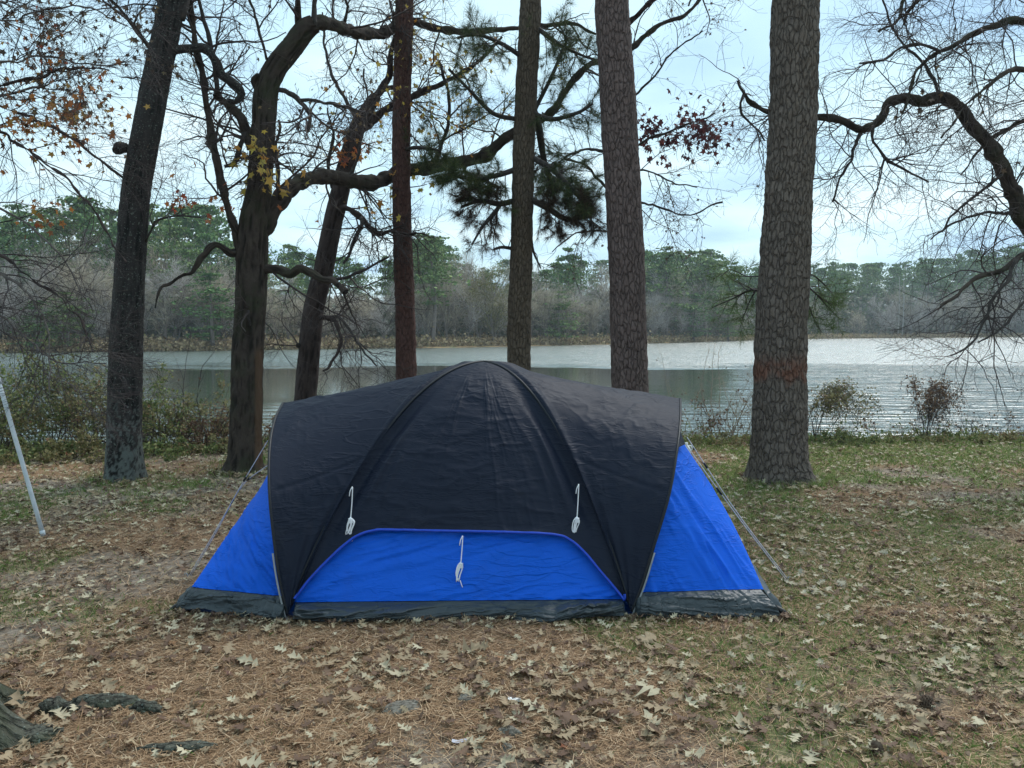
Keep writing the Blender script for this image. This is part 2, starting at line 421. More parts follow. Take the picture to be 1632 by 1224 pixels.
# ------------------------------------------------------------------ trunks
def trunk_mesh(P, rad, bark, nz, ns=80, flare=.35, fl_h=.16, seed=0, mask=None, amp=None, roots=5):
    """P[k,3], rad[k] -> bark-displaced tube; bark 'pine' or 'oak'"""
    Q = resample(np.column_stack([P, rad]), nz); C = Q[:, :3]; r = Q[:, 3]
    _, A, B = frames(C[None]); A, B = A[0], B[0]
    th = np.arange(ns) / ns * 2 * math.pi
    hz = np.concatenate([[0], np.cumsum(np.linalg.norm(np.diff(C, axis=0), axis=1))])
    ct, st = np.cos(th)[None], np.sin(th)[None]
    rr = r[:, None] * np.ones((1, ns))
    fl = np.exp(-hz / fl_h)[:, None]
    rr = rr * (1 + flare * fl * (1 + .55 * np.sin(th * roots + seed)[None]))
    rr = rr * (1 + .06 * (fbm(ct * 1.3 + seed, st * 1.3, hz[:, None] * 1.3, 3) - .5) * 2)
    x = ct * r[:, None]; y = st * r[:, None]; z = hz[:, None] * np.ones_like(x)
    wx = .02 * (fbm(x * 14, y * 14, z * 9, 3, 3) - .5) * 2
    if bark == 'pine':
        d = fbm(x * 22 + seed, y * 22, z * 9, 4, 3); cid = vnoise(x / .06, y / .06, z / .13, 9)
        hgt = (amp or .012) * 2.8 * (d - .5) + .006 * (fbm(x * 60, y * 60, z * 30, 3, 5) - .5)
        att = [d, cid]
    else:
        a = vnoise((x + wx) / .030 + seed, (y + wx) / .030, z / .22, 4); b = vnoise((x + wx) / .016, (y + wx) / .016, z / .10 + seed, 8)
        rdg = 1 - np.abs(2 * a - 1); d = sstep(.25, .85, .65 * rdg + .35 * b)
        hgt = (amp or .012) * (d - .5) + .004 * (b - .5); att = [d, vnoise(x / .05, y / .05, z / .12 + seed, 6)]
    V = C[:, None] + rr[..., None] * (ct[..., None] * A[:, None] + st[..., None] * B[:, None])
    nn = np.cross(np.roll(V, -1, 1) - np.roll(V, 1, 1), np.gradient(V, axis=0)); nn /= np.linalg.norm(nn, axis=2, keepdims=True) + 1e-9
    nn *= np.sign((nn * (V - C[:, None])).sum(2, keepdims=True)); V = V + nn * hgt[..., None]
    ca = np.ones((nz, ns, 4)); ca[..., 0], ca[..., 1] = att; ca[..., 2] = 0
    if mask is not None: ca[..., 2] = mask(V, att[0])
    off = ct[..., None] * A[:, None] + st[..., None] * B[:, None]; ang = np.arctan2(off[..., 0], -off[..., 1])
    ca = np.concatenate([ca, np.stack([ang * float(r.mean()) + seed, z + seed * 3.1, 0 * z], -1)], -1)
    mb = MB(); mb.add(V.reshape(-1, 3), grid_faces(nz, ns, True), ca.reshape(-1, 7))
    return mb

def from_px(tab, Y, Y2=None):
    """[(px,py,width)] -> centres and radii at distance Y (to Y2 at the last)"""
    n = len(tab); Ys = np.linspace(Y, Y if Y2 is None else Y2, n)
    if isinstance(Y2, list): Ys = np.interp([t[0] for t in tab], [q[0] for q in Y2], [q[1] for q in Y2])
    P = np.array([W(t[0], t[1], y) for t, y in zip(tab, Ys)])
    r = np.array([t[2] / 2 * y / F for t, y in zip(tab, Ys)])
    return P, r

# ------------------------------------------------------------------ twigs
def grow(P, Rr, count, L, K=6, ang=(35, 75), wig=.22, grav=0., rk=.6, rmax=.02, rmin=.002, tmin=.1, g=rng, up=0., byl=True):
    """children of the branches P[N,K,3]; returns their centre lines and radii"""
    N, K0 = P.shape[:2]
    seg = np.linalg.norm(P[:, -1] - P[:, 0], axis=1) + .05
    idx = g.choice(N, count, p=(seg / seg.sum()) if byl else None)
    t = g.uniform(tmin, 1, count) * (K0 - 1); i = np.minimum(t.astype(int), K0 - 2); fr = (t - i)[:, None]
    p0 = P[idx, i] * (1 - fr) + P[idx, i + 1] * fr
    r0 = Rr[idx, i] * (1 - fr[:, 0]) + Rr[idx, i + 1] * fr[:, 0]
    T = P[idx, i + 1] - P[idx, i]; T /= np.linalg.norm(T, axis=1, keepdims=True) + 1e-9
    q = rand_dirs(count, g); q -= (q * T).sum(1, keepdims=True) * T; q /= np.linalg.norm(q, axis=1, keepdims=True) + 1e-9
    a = np.radians(g.uniform(*ang, count))[:, None]
    d = np.cos(a) * T + np.sin(a) * q; d[:, 2] += up; d /= np.linalg.norm(d, axis=1, keepdims=True)
    Ln = g.uniform(L[0], L[1], count) * (1 - .45 * t / (K0 - 1)) / (K - 1)
    out = [p0]
    for k in range(1, K):
        d = d + g.normal(0, wig, (count, 3)) + np.array([0, 0, grav]); d /= np.linalg.norm(d, axis=1, keepdims=True)
        out.append(out[-1] + d * Ln[:, None])
    C = np.stack(out, 1)
    rs = np.clip(r0 * rk, rmin, rmax)
    rad = rs[:, None] * (1 - .65 * np.linspace(0, 1, K))[None]; rad = np.maximum(rad, rmin * .75)
    return C, rad

def star_leaf():
    a = np.radians([90, 52, 20, -14, -48, -90, -132, -166, 160, 128]); r = np.array([1, .45, .95, .42, .7, .28, .7, .42, .95, .45])
    v = [(0, 0, .0)] + [(r[i] * math.cos(a[i]), r[i] * math.sin(a[i]) + .35, -.18 * r[i] ** 2) for i in range(10)]
    f = [(0, 1 + (i + 1) % 10, 1 + i) for i in range(10)]
    return np.array(v) * .5, np.array(f)
STAR = star_leaf()
def in_spots(P, spots):
    px, py = proj(P); w = np.zeros(len(P))
    for (x, y, s, k) in spots: w += k * np.exp(-((px - x) ** 2 + (py - y) ** 2) / (2 * s * s))
    return w

LEAFCOL = {
 'orange': [(0, (.50, .20, .05)), (.35, (.34, .14, .06)), (.6, (.20, .10, .055)), (.85, (.48, .30, .07)), (1, (.38, .07, .035))],
 'yellow': [(0, (.55, .42, .08)), (.5, (.42, .30, .07)), (.8, (.50, .22, .05)), (1, (.25, .26, .06))],
 'red': [(0, (.45, .09, .04)), (.5, (.50, .20, .05)), (1, (.22, .06, .04))],
 'maroon': [(0, (.05, .018, .024)), (.6, (.085, .028, .034)), (1, (.17, .05, .04))],
 'drab': [(0, (.06, .04, .03)), (.6, (.12, .08, .05)), (1, (.20, .15, .08))],
}
LM = {k: island_mat('leaf_' + k, v, .6, .35) for k, v in LEAFCOL.items()}

def add_leaves(root, crownP, spots, kind, n, size=(.05, .085), g=rng, label=None, off=None):
    pts = crownP; w = in_spots(pts, spots); w = np.where(pts[:, 1] > 1, w, 0)
    if w.sum() <= 0: return
    idx = g.choice(len(pts), n, p=w / w.sum())
    p = pts[idx] + g.normal(0, .035, (n, 3)); p[:, 2] -= .02
    mb = MB(); place(mb, *STAR, p, frame_from(rand_dirs(n, g) * np.array([1, 1, .8]) + np.array([0, 0, -.5]), g), g.uniform(*size, n) * 1.1)
    shift(mb, root.location); o = mb.build('leaves', LM[kind], root, smooth=False)
    if label: o['label'] = label
    return o

def rad_(Q): return np.maximum(Q[:, 3], .02)
def make_tree(name, label, cat, base, trunk_mb, bark, limbs, plans, limbmat='limb_dark', twigmat='twig', seed=1, group=None, sides=3, lk=.9):
    """limbs: list of (pts, radii); plans: list of grow() levels; returns root and all twig points"""
    g = np.random.default_rng(seed)
    root = tag(empty(name, base), label, cat, group)
    shift(trunk_mb, base).build('trunk', M[bark], root, att=True)
    LP, LR = [], []
    for P, r in limbs:
        r = r * lk
        L = np.sum(np.linalg.norm(np.diff(P, axis=0), axis=1)); n = max(14, int(L / .06))
        Q = resample(np.column_stack([P, r]), n)
        C = Q[:, :3] + (.022 * np.stack([fbm(Q[:, 0] * 5 + k * 9, Q[:, 1] * 5, Q[:, 2] * 5, 3, seed + k) - .5 for k in range(3)], 1) * 2)
        C = C + .016 * np.stack([vnoise(Q[:, 0] * 9 + k * 5, Q[:, 1] * 9, Q[:, 2] * 9, seed + k) - .5 for k in range(3)], 1) * 2 * np.minimum(1, .02 / rad_(Q))[:, None]
        rad = Q[:, 3] * (1 + .38 * (fbm(Q[:, 0] * 9, Q[:, 1] * 9, Q[:, 2] * 9, 2, seed + 5) - .5) * 2)
        if rad[:4].mean() > .036:
            mb = trunk_mesh(C, rad, 'oak', max(40, int(L / .014)), 30, 0, .1, seed + len(LP), amp=.009); tube(mb, C[-3:], rad[-1] * .9, 8)
            shift(mb, base).build('limb', M[bark], root, att=True)
        else:
            mb = MB(); tube(mb, C, rad, 10)
            shift(mb, base).build('limb', M[limbmat], root)
        LP.append(resample(C, 14)); LR.append(np.interp(np.linspace(0, 1, 14), np.linspace(0, 1, n), rad))
    P, Rr = np.stack(LP), np.stack(LR)
    mb = MB(); pts = []
    for pl in plans:
        pl = dict(pl); keep = pl.pop('from_all', False); c = pl.pop('count')
        C, rr = grow(P, Rr, c, g=g, **pl)
        s = 5 if pl.get('rmax', 0) > .012 else sides
        tubes(mb, C, rr, s)
        pts.append(C.reshape(-1, 3))
        if not keep: P, Rr = C, rr
    shift(mb, base).build('crown', M[twigmat], root)
    return root, np.concatenate(pts)

def above(tab, n=1):
    """continue a trunk table above the picture"""
    (x1, y1, w1), (x0, y0, w0) = tab[-2], tab[-1]
    dy = (y0 - y1); k = -420 / dy if dy else 1
    return tab + [(x0 + (x0 - x1) * k * .8, y0 - 420, w0 * .82), (x0 + (x0 - x1) * k * 1.3, y0 - 800, w0 * .6)]

# --- leaning dark oak on the left
Y1 = 8.5
t1 = [(199, 772, 60), (199, 745, 57), (198, 700, 53), (201, 560, 48), (205, 400, 46), (210, 300, 43), (236, 200, 43), (254, 100, 41), (272, 0, 40)]
t1 = [(199, 772, 58), (199, 745, 56), (198, 700, 53), (201, 560, 49), (204, 490, 46), (209, 400, 44), (217, 300, 42), (236, 200, 41), (254, 100, 39), (274, 0, 38)]
P, r = from_px(above(t1), Y1)
def m1(V, d):
    z = V[..., 2]; n = fbm(V[..., 0] * 45, V[..., 1] * 45, z * 32, 3); b = fbm(V[..., 0] * 6, V[..., 1] * 6, z * 5, 2, 9)
    return sstep(.50, .58, n * .7 + b * .3 + .055 * sstep(.75, .15, z) - .10 * sstep(.5, 1.0, z)) * .8 * sstep(1.1, .5, z)
mb = trunk_mesh(P, r, 'oak', 560, 84, .22, .14, 2, m1)
L1 = [from_px([(272, 80, 14), (300, 77, 13), (330, 80, 15), (345, 98, 16), (352, 118, 14), (372, 132, 13), (384, 146, 12), (377, 162, 9), (366, 162, 6)], Y1, 8.7),
      from_px([(240, 75, 9), (215, 42, 7), (176, 0, 6), (130, -60, 4)], Y1, 7.9),
      from_px([(286, 42, 9), (262, 14, 8), (235, -20, 7), (200, -80, 5)], Y1, 8.9),
      from_px([(197, 236, 16), (190, 235, 20), (184, 240, 14)], Y1, 8.35),
      from_px([(233, 385, 4), (250, 355, 4), (288, 345, 3.5), (320, 350, 3)], Y1, 8.2),
      from_px([(200, 290, 4), (170, 262, 4), (120, 225, 3), (60, 190, 2.5)], Y1, 7.9),
      from_px([(290, 30, 12), (310, -40, 10), (345, -120, 8), (420, -200, 5)], Y1, 8.9),
      from_px([(262, -20, 16), (180, -110, 12), (90, -160, 8), (-20, -190, 5)], Y1, 8.2)]
tree1, p1 = make_tree('oak_tree', 'leaning dark-barked tree with pale lichen at its foot, nearest the white pole', 'tree', W(199, 766, Y1) * [1, 1, 0], mb, 'oak_dark', L1,
    [dict(count=46, L=(.6, 1.8), rmax=.012, rmin=.003, K=9, wig=.2), dict(count=300, L=(.3, .9), rmin=.0022, wig=.22), dict(count=1500, L=(.15, .45), rmin=.0017, wig=.25, K=5)], seed=3)
add_leaves(tree1, p1, [(120, 170, 60, 1), (240, 60, 50, 1), (60, 100, 60, 1)], 'drab', 260, label='drab brown leaves')

# --- forked oak/sweetgum with the long limb
Y2 = 9.0
t2 = [(388, 764, 62), (390, 735, 54), (391, 700, 49), (395, 560, 47), (400, 470, 46), (402, 400, 46), (405, 350, 42), (413, 300, 36), (417, 240, 36), (420, 200, 35), (424, 150, 36), (437, 112, 33), (465, 76, 32), (486, 48, 30), (502, 38, 26)]
P, r = from_px(t2, Y2)
def m2(V, d):
    px, py = proj(V)
    return sstep(404, 409, px) * sstep(421, 416, px) * sstep(545, 570, py) * sstep(760, 735, py) * (V[..., 1] < Y2 + .02)
mb = trunk_mesh(P, r, 'oak', 560, 84, .25, .15, 4, m2, amp=.018)
L2 = [from_px([(486, 48, 24), (508, 37, 22), (540, 43, 20), (570, 50, 19), (602, 53, 18), (625, 45, 17), (642, 28, 15), (658, 34, 13), (700, 46, 12), (740, 51, 11), (780, 49, 9), (824, 46, 8), (870, 41, 7), (910, 37, 6), (950, 55, 4)], Y2, [(486, 9.0), (530, 9.3), (640, 11.35), (830, 11.2), (950, 11.2)]),
      from_px([(400, 395, 38), (418, 362, 34), (436, 332, 30), (458, 306, 27), (482, 289, 26), (520, 282, 25), (552, 286, 25), (593, 292, 24), (626, 280, 24), (654, 272, 22), (722, 261, 21), (775, 247, 20), (820, 210, 17), (877, 180, 14), (901, 147, 12), (922, 118, 11), (950, 98, 10), (1006, 76, 9), (1053, 39, 7), (1094, 22, 6), (1130, -20, 4)], Y2, [(400, 9.0), (440, 9.15), (600, 11.0), (650, 11.45), (830, 11.3), (1130, 11.3)]),
      from_px([(392, 398, 22), (380, 390, 16), (372, 360, 14), (352, 285, 13), (334, 200, 12), (322, 120, 10), (310, 60, 9), (302, 0, 8), (296, -70, 6), (280, -160, 4)], Y2, 8.6),
      from_px([(403, 235, 18), (392, 212, 16), (383, 188, 14), (368, 170, 12), (350, 157, 11), (341, 150, 7)], Y2, 8.8),
      from_px([(346, 150, 8), (342, 110, 8), (333, 60, 7), (316, 0, 6), (300, -60, 4)], 8.8, 8.7),
      from_px([(388, 212, 8), (382, 240, 8), (372, 258, 7), (358, 264, 5)], 8.9, 8.8),
      from_px([(386, 400, 15), (372, 403, 13), (359, 396, 12), (339, 390, 11), (323, 408, 9), (308, 431, 7), (278, 449, 5), (253, 460, 4), (247, 492, 3)], Y2, 8.5),
      from_px([(416, 430, 15), (440, 430, 14), (462, 435, 14), (483, 427, 14), (511, 443, 13), (532, 449, 12), (549, 467, 10)], Y2, 8.6),
      from_px([(438, 141, 9), (455, 146, 8), (475, 159, 8), (490, 178, 7), (495, 192, 7), (489, 212, 6)], Y2, 8.7),
      from_px([(476, 159, 6), (503, 158, 6), (532, 167, 5), (569, 178, 4)], 8.8, 8.6),
      from_px([(478, 60, 12), (474, 20, 11), (472, -20, 9), (455, -100, 7), (440, -200, 5)], Y2, 8.8),
      from_px([(500, 42, 10), (502, 5, 8), (510, -50, 6), (540, -130, 4)], Y2, 9.2),
      from_px([(408, 140, 12), (406, 128, 15), (409, 122, 10)], Y2, 8.9),
      from_px([(548, 40, 7), (555, 15, 6), (545, -30, 5), (560, -110, 4)], 9.6, 9.4),
      from_px([(425, 95, 5), (412, 40, 5), (399, 0, 4), (385, -60, 3)], 8.9, 8.7),
      from_px([(447, 317, 8), (442, 280, 7), (438, 240, 5), (445, 190, 4)], 9.1, 8.9),
      from_px([(560, 284, 6), (573, 240, 5), (583, 180, 4), (580, 110, 3)], 10.45, 10.4),
      from_px([(690, 265, 9), (712, 205, 7), (716, 160, 6), (700, 100, 5)], 11.4, 11.3),
      from_px([(745, 256, 8), (741, 275, 8), (770, 285, 7), (795, 300, 5)], 11.35, 11.3),
      from_px([(402, 470, 5), (395, 500, 5), (398, 520, 3)], 8.9, 8.8)]
root2, p2 = make_tree('forked_tree', 'tall forked brown tree with a split scar, its long curved limb reaching over the tent', 'tree', W(390, 757, Y2) * [1, 1, 0], mb, 'oak_brown', L2,
    [dict(count=130, L=(.5, 1.7), rmax=.014, rmin=.003, K=9, wig=.22), dict(count=800, L=(.25, .8), rmin=.0022, wig=.25), dict(count=4200, L=(.12, .42), rmin=.0017, wig=.28, K=5)], seed=5)
tree2 = root2
add_leaves(tree2, p2, [(400, 380, 22, 2), (395, 250, 22, 1.5), (430, 300, 30, 1), (640, 290, 25, 1.2)], 'yellow', 90, (.08, .125), label='yellow star-shaped leaves')
add_leaves(tree2, p2, [(350, 342, 16, 2), (290, 325, 30, .5), (455, 372, 22, 1.5)], 'red', 60, (.06, .10), label='red-orange leaves')
add_leaves(tree2, p2, [(740, 120, 60, 1), (700, 200, 60, 1), (820, 150, 60, .8), (640, 300, 30, .7)], 'yellow', 330, (.05, .085), label='yellow star-shaped leaves')
add_leaves(tree2, p2, [(560, 120, 80, 1), (1090, 40, 50, 2), (480, 250, 70, 1)], 'drab', 420, (.035, .06), label='small drab leaves')

# --- third tree leaning right behind the tent
Y3 = 11.2
t3 = [(478, 712, 42), (482, 690, 38), (486, 640, 35), (492, 570, 34), (499, 500, 32), (508, 460, 31), (516, 429, 30), (528, 367, 29), (541, 310, 28), (553, 261, 27), (568, 208, 24), (585, 175, 20), (600, 152, 15)]
P, r = from_px(t3, Y3)
mb = trunk_mesh(P, r, 'oak', 420, 60, .2, .15, 7)
L3 = [from_px([(560, 235, 16), (575, 208, 15), (593, 192, 14), (622, 172, 12), (656, 155, 11), (689, 139, 10), (717, 127, 8), (760, 100, 6), (800, 60, 4)], Y3, 11.8),
      from_px([(588, 170, 12), (607, 146, 10), (622, 140, 8), (650, 138, 5)], Y3, 11),
      from_px([(600, 152, 12), (620, 120, 10), (625, 80, 8), (640, 20, 6), (640, -60, 4)], Y3, 11),
      from_px([(533, 333, 13), (552, 331, 11), (577, 347, 10), (601, 372, 8), (622, 370, 6), (665, 372, 4)], Y3, 10.6),
      from_px([(577, 347, 7), (575, 360, 7), (560, 396, 6), (548, 421, 4)], 10.9, 10.6),
      from_px([(502, 506, 12), (522, 505, 8), (535, 512, 7), (545, 544, 6), (530, 575, 5), (515, 592, 3)], Y3, 10.5),
      from_px([(520, 505, 6), (545, 508, 5), (570, 545, 4), (600, 585, 3)], 11.1, 10.4),
      from_px([(508, 440, 7), (540, 445, 6), (580, 430, 5), (620, 410, 3)], Y3, 10.7),
      from_px([(494, 555, 6), (478, 552, 9), (474, 548, 4)], Y3, 11.0),
      from_px([(575, 195, 8), (545, 150, 6), (520, 90, 5), (515, 20, 3)], Y3, 11.5),
      from_px([(531, 300, 7), (523, 260, 6), (530, 215, 5), (520, 170, 3)], Y3, 10.9)]
tree3, p3 = make_tree('leaning_tree', 'slim brown tree leaning right between the forked tree and the reddish pine', 'tree', W(478, 708, Y3) * [1, 1, 0], mb, 'oak_mid', L3,
    [dict(count=90, L=(.5, 1.7), rmax=.012, rmin=.003, K=9, wig=.25, grav=-.03), dict(count=520, L=(.25, .85), rmin=.0025, wig=.28, grav=-.05), dict(count=2600, L=(.12, .45), rmin=.0019, wig=.28, K=5, grav=-.05)], seed=8)
add_leaves(tree3, p3, [(560, 235, 14, 3), (545, 260, 18, 1)], 'red', 70, (.09, .13), label='cluster of red-orange leaves')
add_leaves(tree3, p3, [(570, 210, 60, 1), (640, 150, 60, 1), (700, 110, 50, 1)], 'yellow', 150, (.06, .10))

# --- pines
def pine(tab, Y, mat, label, seed, ns=80, nz=560, mask=None, flare=.26, base_y=None, amp=None):
    P, r = from_px(above(tab), Y)
    gy = CY - 87 + CAMZ / Y * F
    by = W(tab[0][0], gy, Y) * [1, 1, 0]; by[2] = -.03
    P = np.vstack([by, P[1:]]) if base_y is None else P
    mb = trunk_mesh(P, r, 'pine', nz, ns, flare, .18, seed, mask, amp)
    root = tag(empty('pine_tree', by), label, 'pine tree', 'pine trees around the tent')
    shift(mb, by).build('trunk', M[mat], root, att=True)
    return root
pine4 = pine([(649, 685, 36), (648, 606, 33), (646, 500, 31), (642, 400, 30), (640, 300, 29), (640, 200, 28), (642, 100, 28), (645, 0, 28)], 11.0, 'pine_red', 'slim reddish pine trunk, thinnest of the pines behind the tent', 11, 60, 460)
pine5 = pine([(826, 700, 42), (827, 590, 38), (828, 500, 37), (831, 400, 34), (833, 300, 34), (836, 200, 33), (841, 100, 33), (846, 0, 33)], 10.5, 'pine_brown', 'straight brown pine trunk with needle clumps behind the tent peak', 12, 64, 480)
pine6 = pine([(1007, 745, 66), (1004, 620, 59), (1001, 500, 56), (998, 400, 56), (993, 300, 56), (987, 200, 56), (981, 100, 54), (975, 0, 52)], 9.6, 'pine_mauve', 'thick mauve-grey pine trunk standing just right of the tent peak', 13, 84, 560)
def m7(V, d):
    z = V[..., 2]; n = fbm(V[..., 0] * 14, V[..., 1] * 14, V[..., 2] * 14, 3, 4)
    return 1.0 * sstep(1.02, 1.16, z + .16 * (n - .5)) * sstep(1.40, 1.22, z + .22 * (n - .5)) * (.45 + .55 * sstep(.3, .6, n)) 
pine7 = pine([(1242, 776, 92), (1241, 700, 85), (1243, 600, 80), (1246, 500, 77), (1252, 400, 76), (1257, 300, 73), (1263, 200, 72), (1266, 100, 71), (1268, 0, 70)], 8.36, 'pine_grey', 'thickest pine, grey plated bark with a scraped reddish band, right of the tent', 14, 110, 640, m7, .30, amp=.018)

# needle tufts
def needles(mb, C, D, n, L, w, g, spread=.8, droop=.0):
    """n needles about each centre C pointing along D"""
    N = len(C); c = np.repeat(C, n, 0); d = np.repeat(D, n, 0) + g.normal(0, spread, (N * n, 3)); d[:, 2] -= droop
    d /= np.linalg.norm(d, axis=1, keepdims=True)
    s = np.cross(d, rand_dirs(N * n, g)); s /= np.linalg.norm(s, axis=1, keepdims=True) + 1e-9
    l = g.uniform(L * .6, L, N * n)[:, None]
    v = np.stack([c - s * w, c + s * w, c + d * l], 1).reshape(-1, 3)
    mb.add(v, np.arange(N * n * 3).reshape(-1, 3))
M['needle'] = island_mat('pine_needles', [(0, (.018, .035, .014)), (.5, (.04, .065, .02)), (.85, (.09, .12, .035)), (1, (.16, .14, .05))], .55, .25)
M['needle_dead'] = island_mat('pine_needles_dead', [(0, (.025, .018, .014)), (.6, (.05, .032, .022)), (1, (.11, .07, .04))], .7, .15)
M['needle_light'] = island_mat('pine_needles_light', [(0, (.03, .06, .018)), (.5, (.07, .12, .03)), (1, (.14, .18, .05))], .55, .35)
def pine_branches(root, branches, seed, fol, twl=(.25, .6), n1=10, ntuft=16, fy=None, mat='needle'):
    g = np.random.default_rng(seed); base = np.array(root.location)
    for (tab, Ya, Yb, k, dead, wgt) in branches:
        P, r = from_px(tab, Ya, Yb); mb = MB(); tube(mb, P, r, 8, 24)
        o = shift(mb, base).build('branch', M['limb_dark'], root)
        Q = resample(P, 14)[None]; rq = np.interp(np.linspace(0, 1, 14), np.linspace(0, 1, len(r)), r)[None]
        C, rr = grow(Q, rq, k, twl, K=6, wig=.2, rmax=.007, rmin=.003, tmin=.15, g=g, grav=-.02)
        C2, rr2 = grow(C, rr, k * 2, (twl[0] * .5, twl[1] * .5), K=5, wig=.2, rmax=.005, rmin=.0025, g=g)
        mt = MB(); tubes(mt, C, rr, 4); tubes(mt, C2, rr2, 3)
        shift(mt, base).build('twigs', M['twig'], o)
        for CC, dd in ((C, dead), (C2, dead)):
            pass
        cs = np.concatenate([C[:, 2:].reshape(-1, 3), C2[:, 1:].reshape(-1, 3)]); di = np.concatenate([(C[:, 2:] - C[:, 1:-1]).reshape(-1, 3), (C2[:, 1:] - C2[:, :-1]).reshape(-1, 3)])
        di /= np.linalg.norm(di, axis=1, keepdims=True)
        cs = cs; nm = MB(); needles(nm, cs, di * .8, int(ntuft * wgt * 1.35), .165, .0015, g, .55, .1 if not dead else .35)
        shift(nm, base).build('needles', M['needle_dead' if dead else mat], o)
pine_branches(pine5, [
    ([(836, 215, 8), (850, 180, 7), (880, 120, 6), (905, 60, 4)], 10.5, 11.2, 12, False, 1),
    ([(846, 165, 12), (858, 200, 12), (866, 250, 9), (880, 300, 6)], 10.6, 10.9, 26, True, 1.6),
    ([(846, 180, 9), (880, 190, 8), (920, 180, 6), (945, 165, 4)], 10.5, 10.2, 14, False, 1),
    ([(846, 250, 9), (880, 270, 9), (910, 300, 7), (935, 330, 4)], 10.5, 10.0, 26, False, 1.5),
    ([(846, 318, 10), (870, 330, 10), (905, 350, 8), (940, 345, 4)], 10.5, 10.1, 30, True, 1.8),
    ([(822, 270, 9), (790, 280, 8), (750, 285, 6), (715, 278, 4)], 10.5, 10.2, 30, False, 1.5),
    ([(820, 320, 9), (795, 325, 9), (765, 320, 7), (735, 330, 4)], 10.5, 10.3, 22, True, 1.1),
    ([(795, 330, 6), (770, 360, 5), (752, 390, 3)], 10.4, 10.2, 9, True, .9),
    ([(822, 190, 8), (785, 180, 7), (745, 140, 5), (715, 110, 4)], 10.5, 10.0, 16, False, .8),
    ([(838, 95, 8), (800, 70, 7), (760, 55, 5), (730, 60, 4)], 10.5, 10.1, 18, False, 1),
    ([(850, 40, 8), (890, 70, 7), (920, 85, 5), (945, 95, 3)], 10.5, 10.1, 20, False, 1.1),
    ([(816, 396, 6), (800, 394, 5), (788, 397, 4)], 10.5, 10.2, 3, True, .15),
    ([(846, 370, 4), (850, 400, 4), (862, 428, 2)], 10.5, 10.6, 3, True, .15)], 21, None)
pine_branches(pine7, [
    ([(1215, 466, 4.0), (1196, 462, 3.5), (1170, 475, 2.5), (1135, 490, 1.5)], 8.5, 9.3, 14, False, 1),
    ([(1215, 440, 2.0), (1190, 440, 2.0), (1165, 430, 1.5), (1150, 440, 1.0)], 8.6, 9.4, 9, False, 1),
    ([(1205, 462, 2.5), (1195, 480, 2.0), (1185, 505, 1.5), (1180, 520, 1.0)], 8.6, 9.2, 8, False, 1),
    ([(1280, 435, 3.0), (1298, 440, 2.5), (1315, 455, 2.0), (1328, 470, 1.0)], 8.5, 9.3, 10, False, 1),
    ([(1280, 450, 3.5), (1300, 468, 2.5), (1325, 495, 2.0), (1342, 512, 1.0)], 8.5, 9.4, 14, False, 1),
    ([(1280, 470, 2.5), (1290, 490, 2.0), (1300, 515, 1.5), (1310, 530, 1.0)], 8.5, 9.2, 8, False, 1)], 22, None, (.15, .42), ntuft=5, mat='needle_light')
pine_branches(pine4, [([(640, 240, 7), (665, 235, 6), (700, 240, 4)], 11, 10.5, 14, False, 1)], 23, None, (.2, .5))

# --- sweetgum hidden behind the mauve pine, its drooping sprays on both sides
YG = 11.6
tg = [(996, 706, 26), (992, 560, 24), (989, 400, 22), (984, 200, 20), (978, 0, 17), (975, -160, 12)]
P, r = from_px(tg, YG); mb = trunk_mesh(P, r, 'oak', 260, 40, .2, .15, 17)
LG = [from_px([(986, 260, 6), (1024, 226, 5), (1061, 212, 4), (1102, 196, 3), (1140, 180, 3)], YG, 10.6),
      from_px([(988, 330, 5), (1026, 325, 4), (1065, 335, 3.5), (1100, 342, 3), (1150, 320, 3)], YG, 10.8),
      from_px([(984, 180, 5), (1040, 125, 4), (1075, 80, 3), (1120, 50, 2)], YG, 10.8),
      from_px([(986, 310, 6), (955, 288, 5), (930, 262, 4), (900, 255, 4)], YG, 10.9),
      from_px([(984, 250, 6), (950, 238, 5), (922, 241, 4), (890, 260, 3)], YG, 10.9),
      from_px([(990, 362, 4), (960, 368, 3.5), (925, 368, 3), (900, 385, 2.5), (880, 400, 2)], YG, 10.8),
      from_px([(980, 60, 10), (1040, 0, 8), (1110, -60, 6), (1180, -80, 4)], YG, 10.6),
      from_px([(990, 280, 4), (1030, 272, 3), (1075, 290, 2.5), (1110, 300, 2)], YG, 10.7)]
treeg, pg = make_tree('sweetgum_tree', 'thin tree with maroon leaf sprays, mostly hidden behind the mauve-grey pine', 'tree', W(996, 700, YG) * [1, 1, 0], mb, 'oak_mid', LG,
    [dict(count=60, L=(.5, 1.5), rmax=.008, rmin=.003, K=8, wig=.2, grav=-.03), dict(count=340, L=(.25, .8), rmin=.0024, wig=.22, grav=-.04), dict(count=1500, L=(.12, .4), rmin=.0019, wig=.25, K=5)], seed=13)
add_leaves(treeg, pg, [(1045, 175, 28, 2), (1035, 230, 22, 2), (1085, 190, 30, 1.4), (1110, 120, 20, 1), (1130, 215, 25, 1)], 'maroon', 330, (.07, .12), label='dark maroon leaves')
add_leaves(treeg, pg, [(1090, 40, 50, 1), (1100, 330, 60, .7), (940, 380, 40, .6)], 'drab', 240, (.03, .05), label='small dark hanging leaves and seed balls')

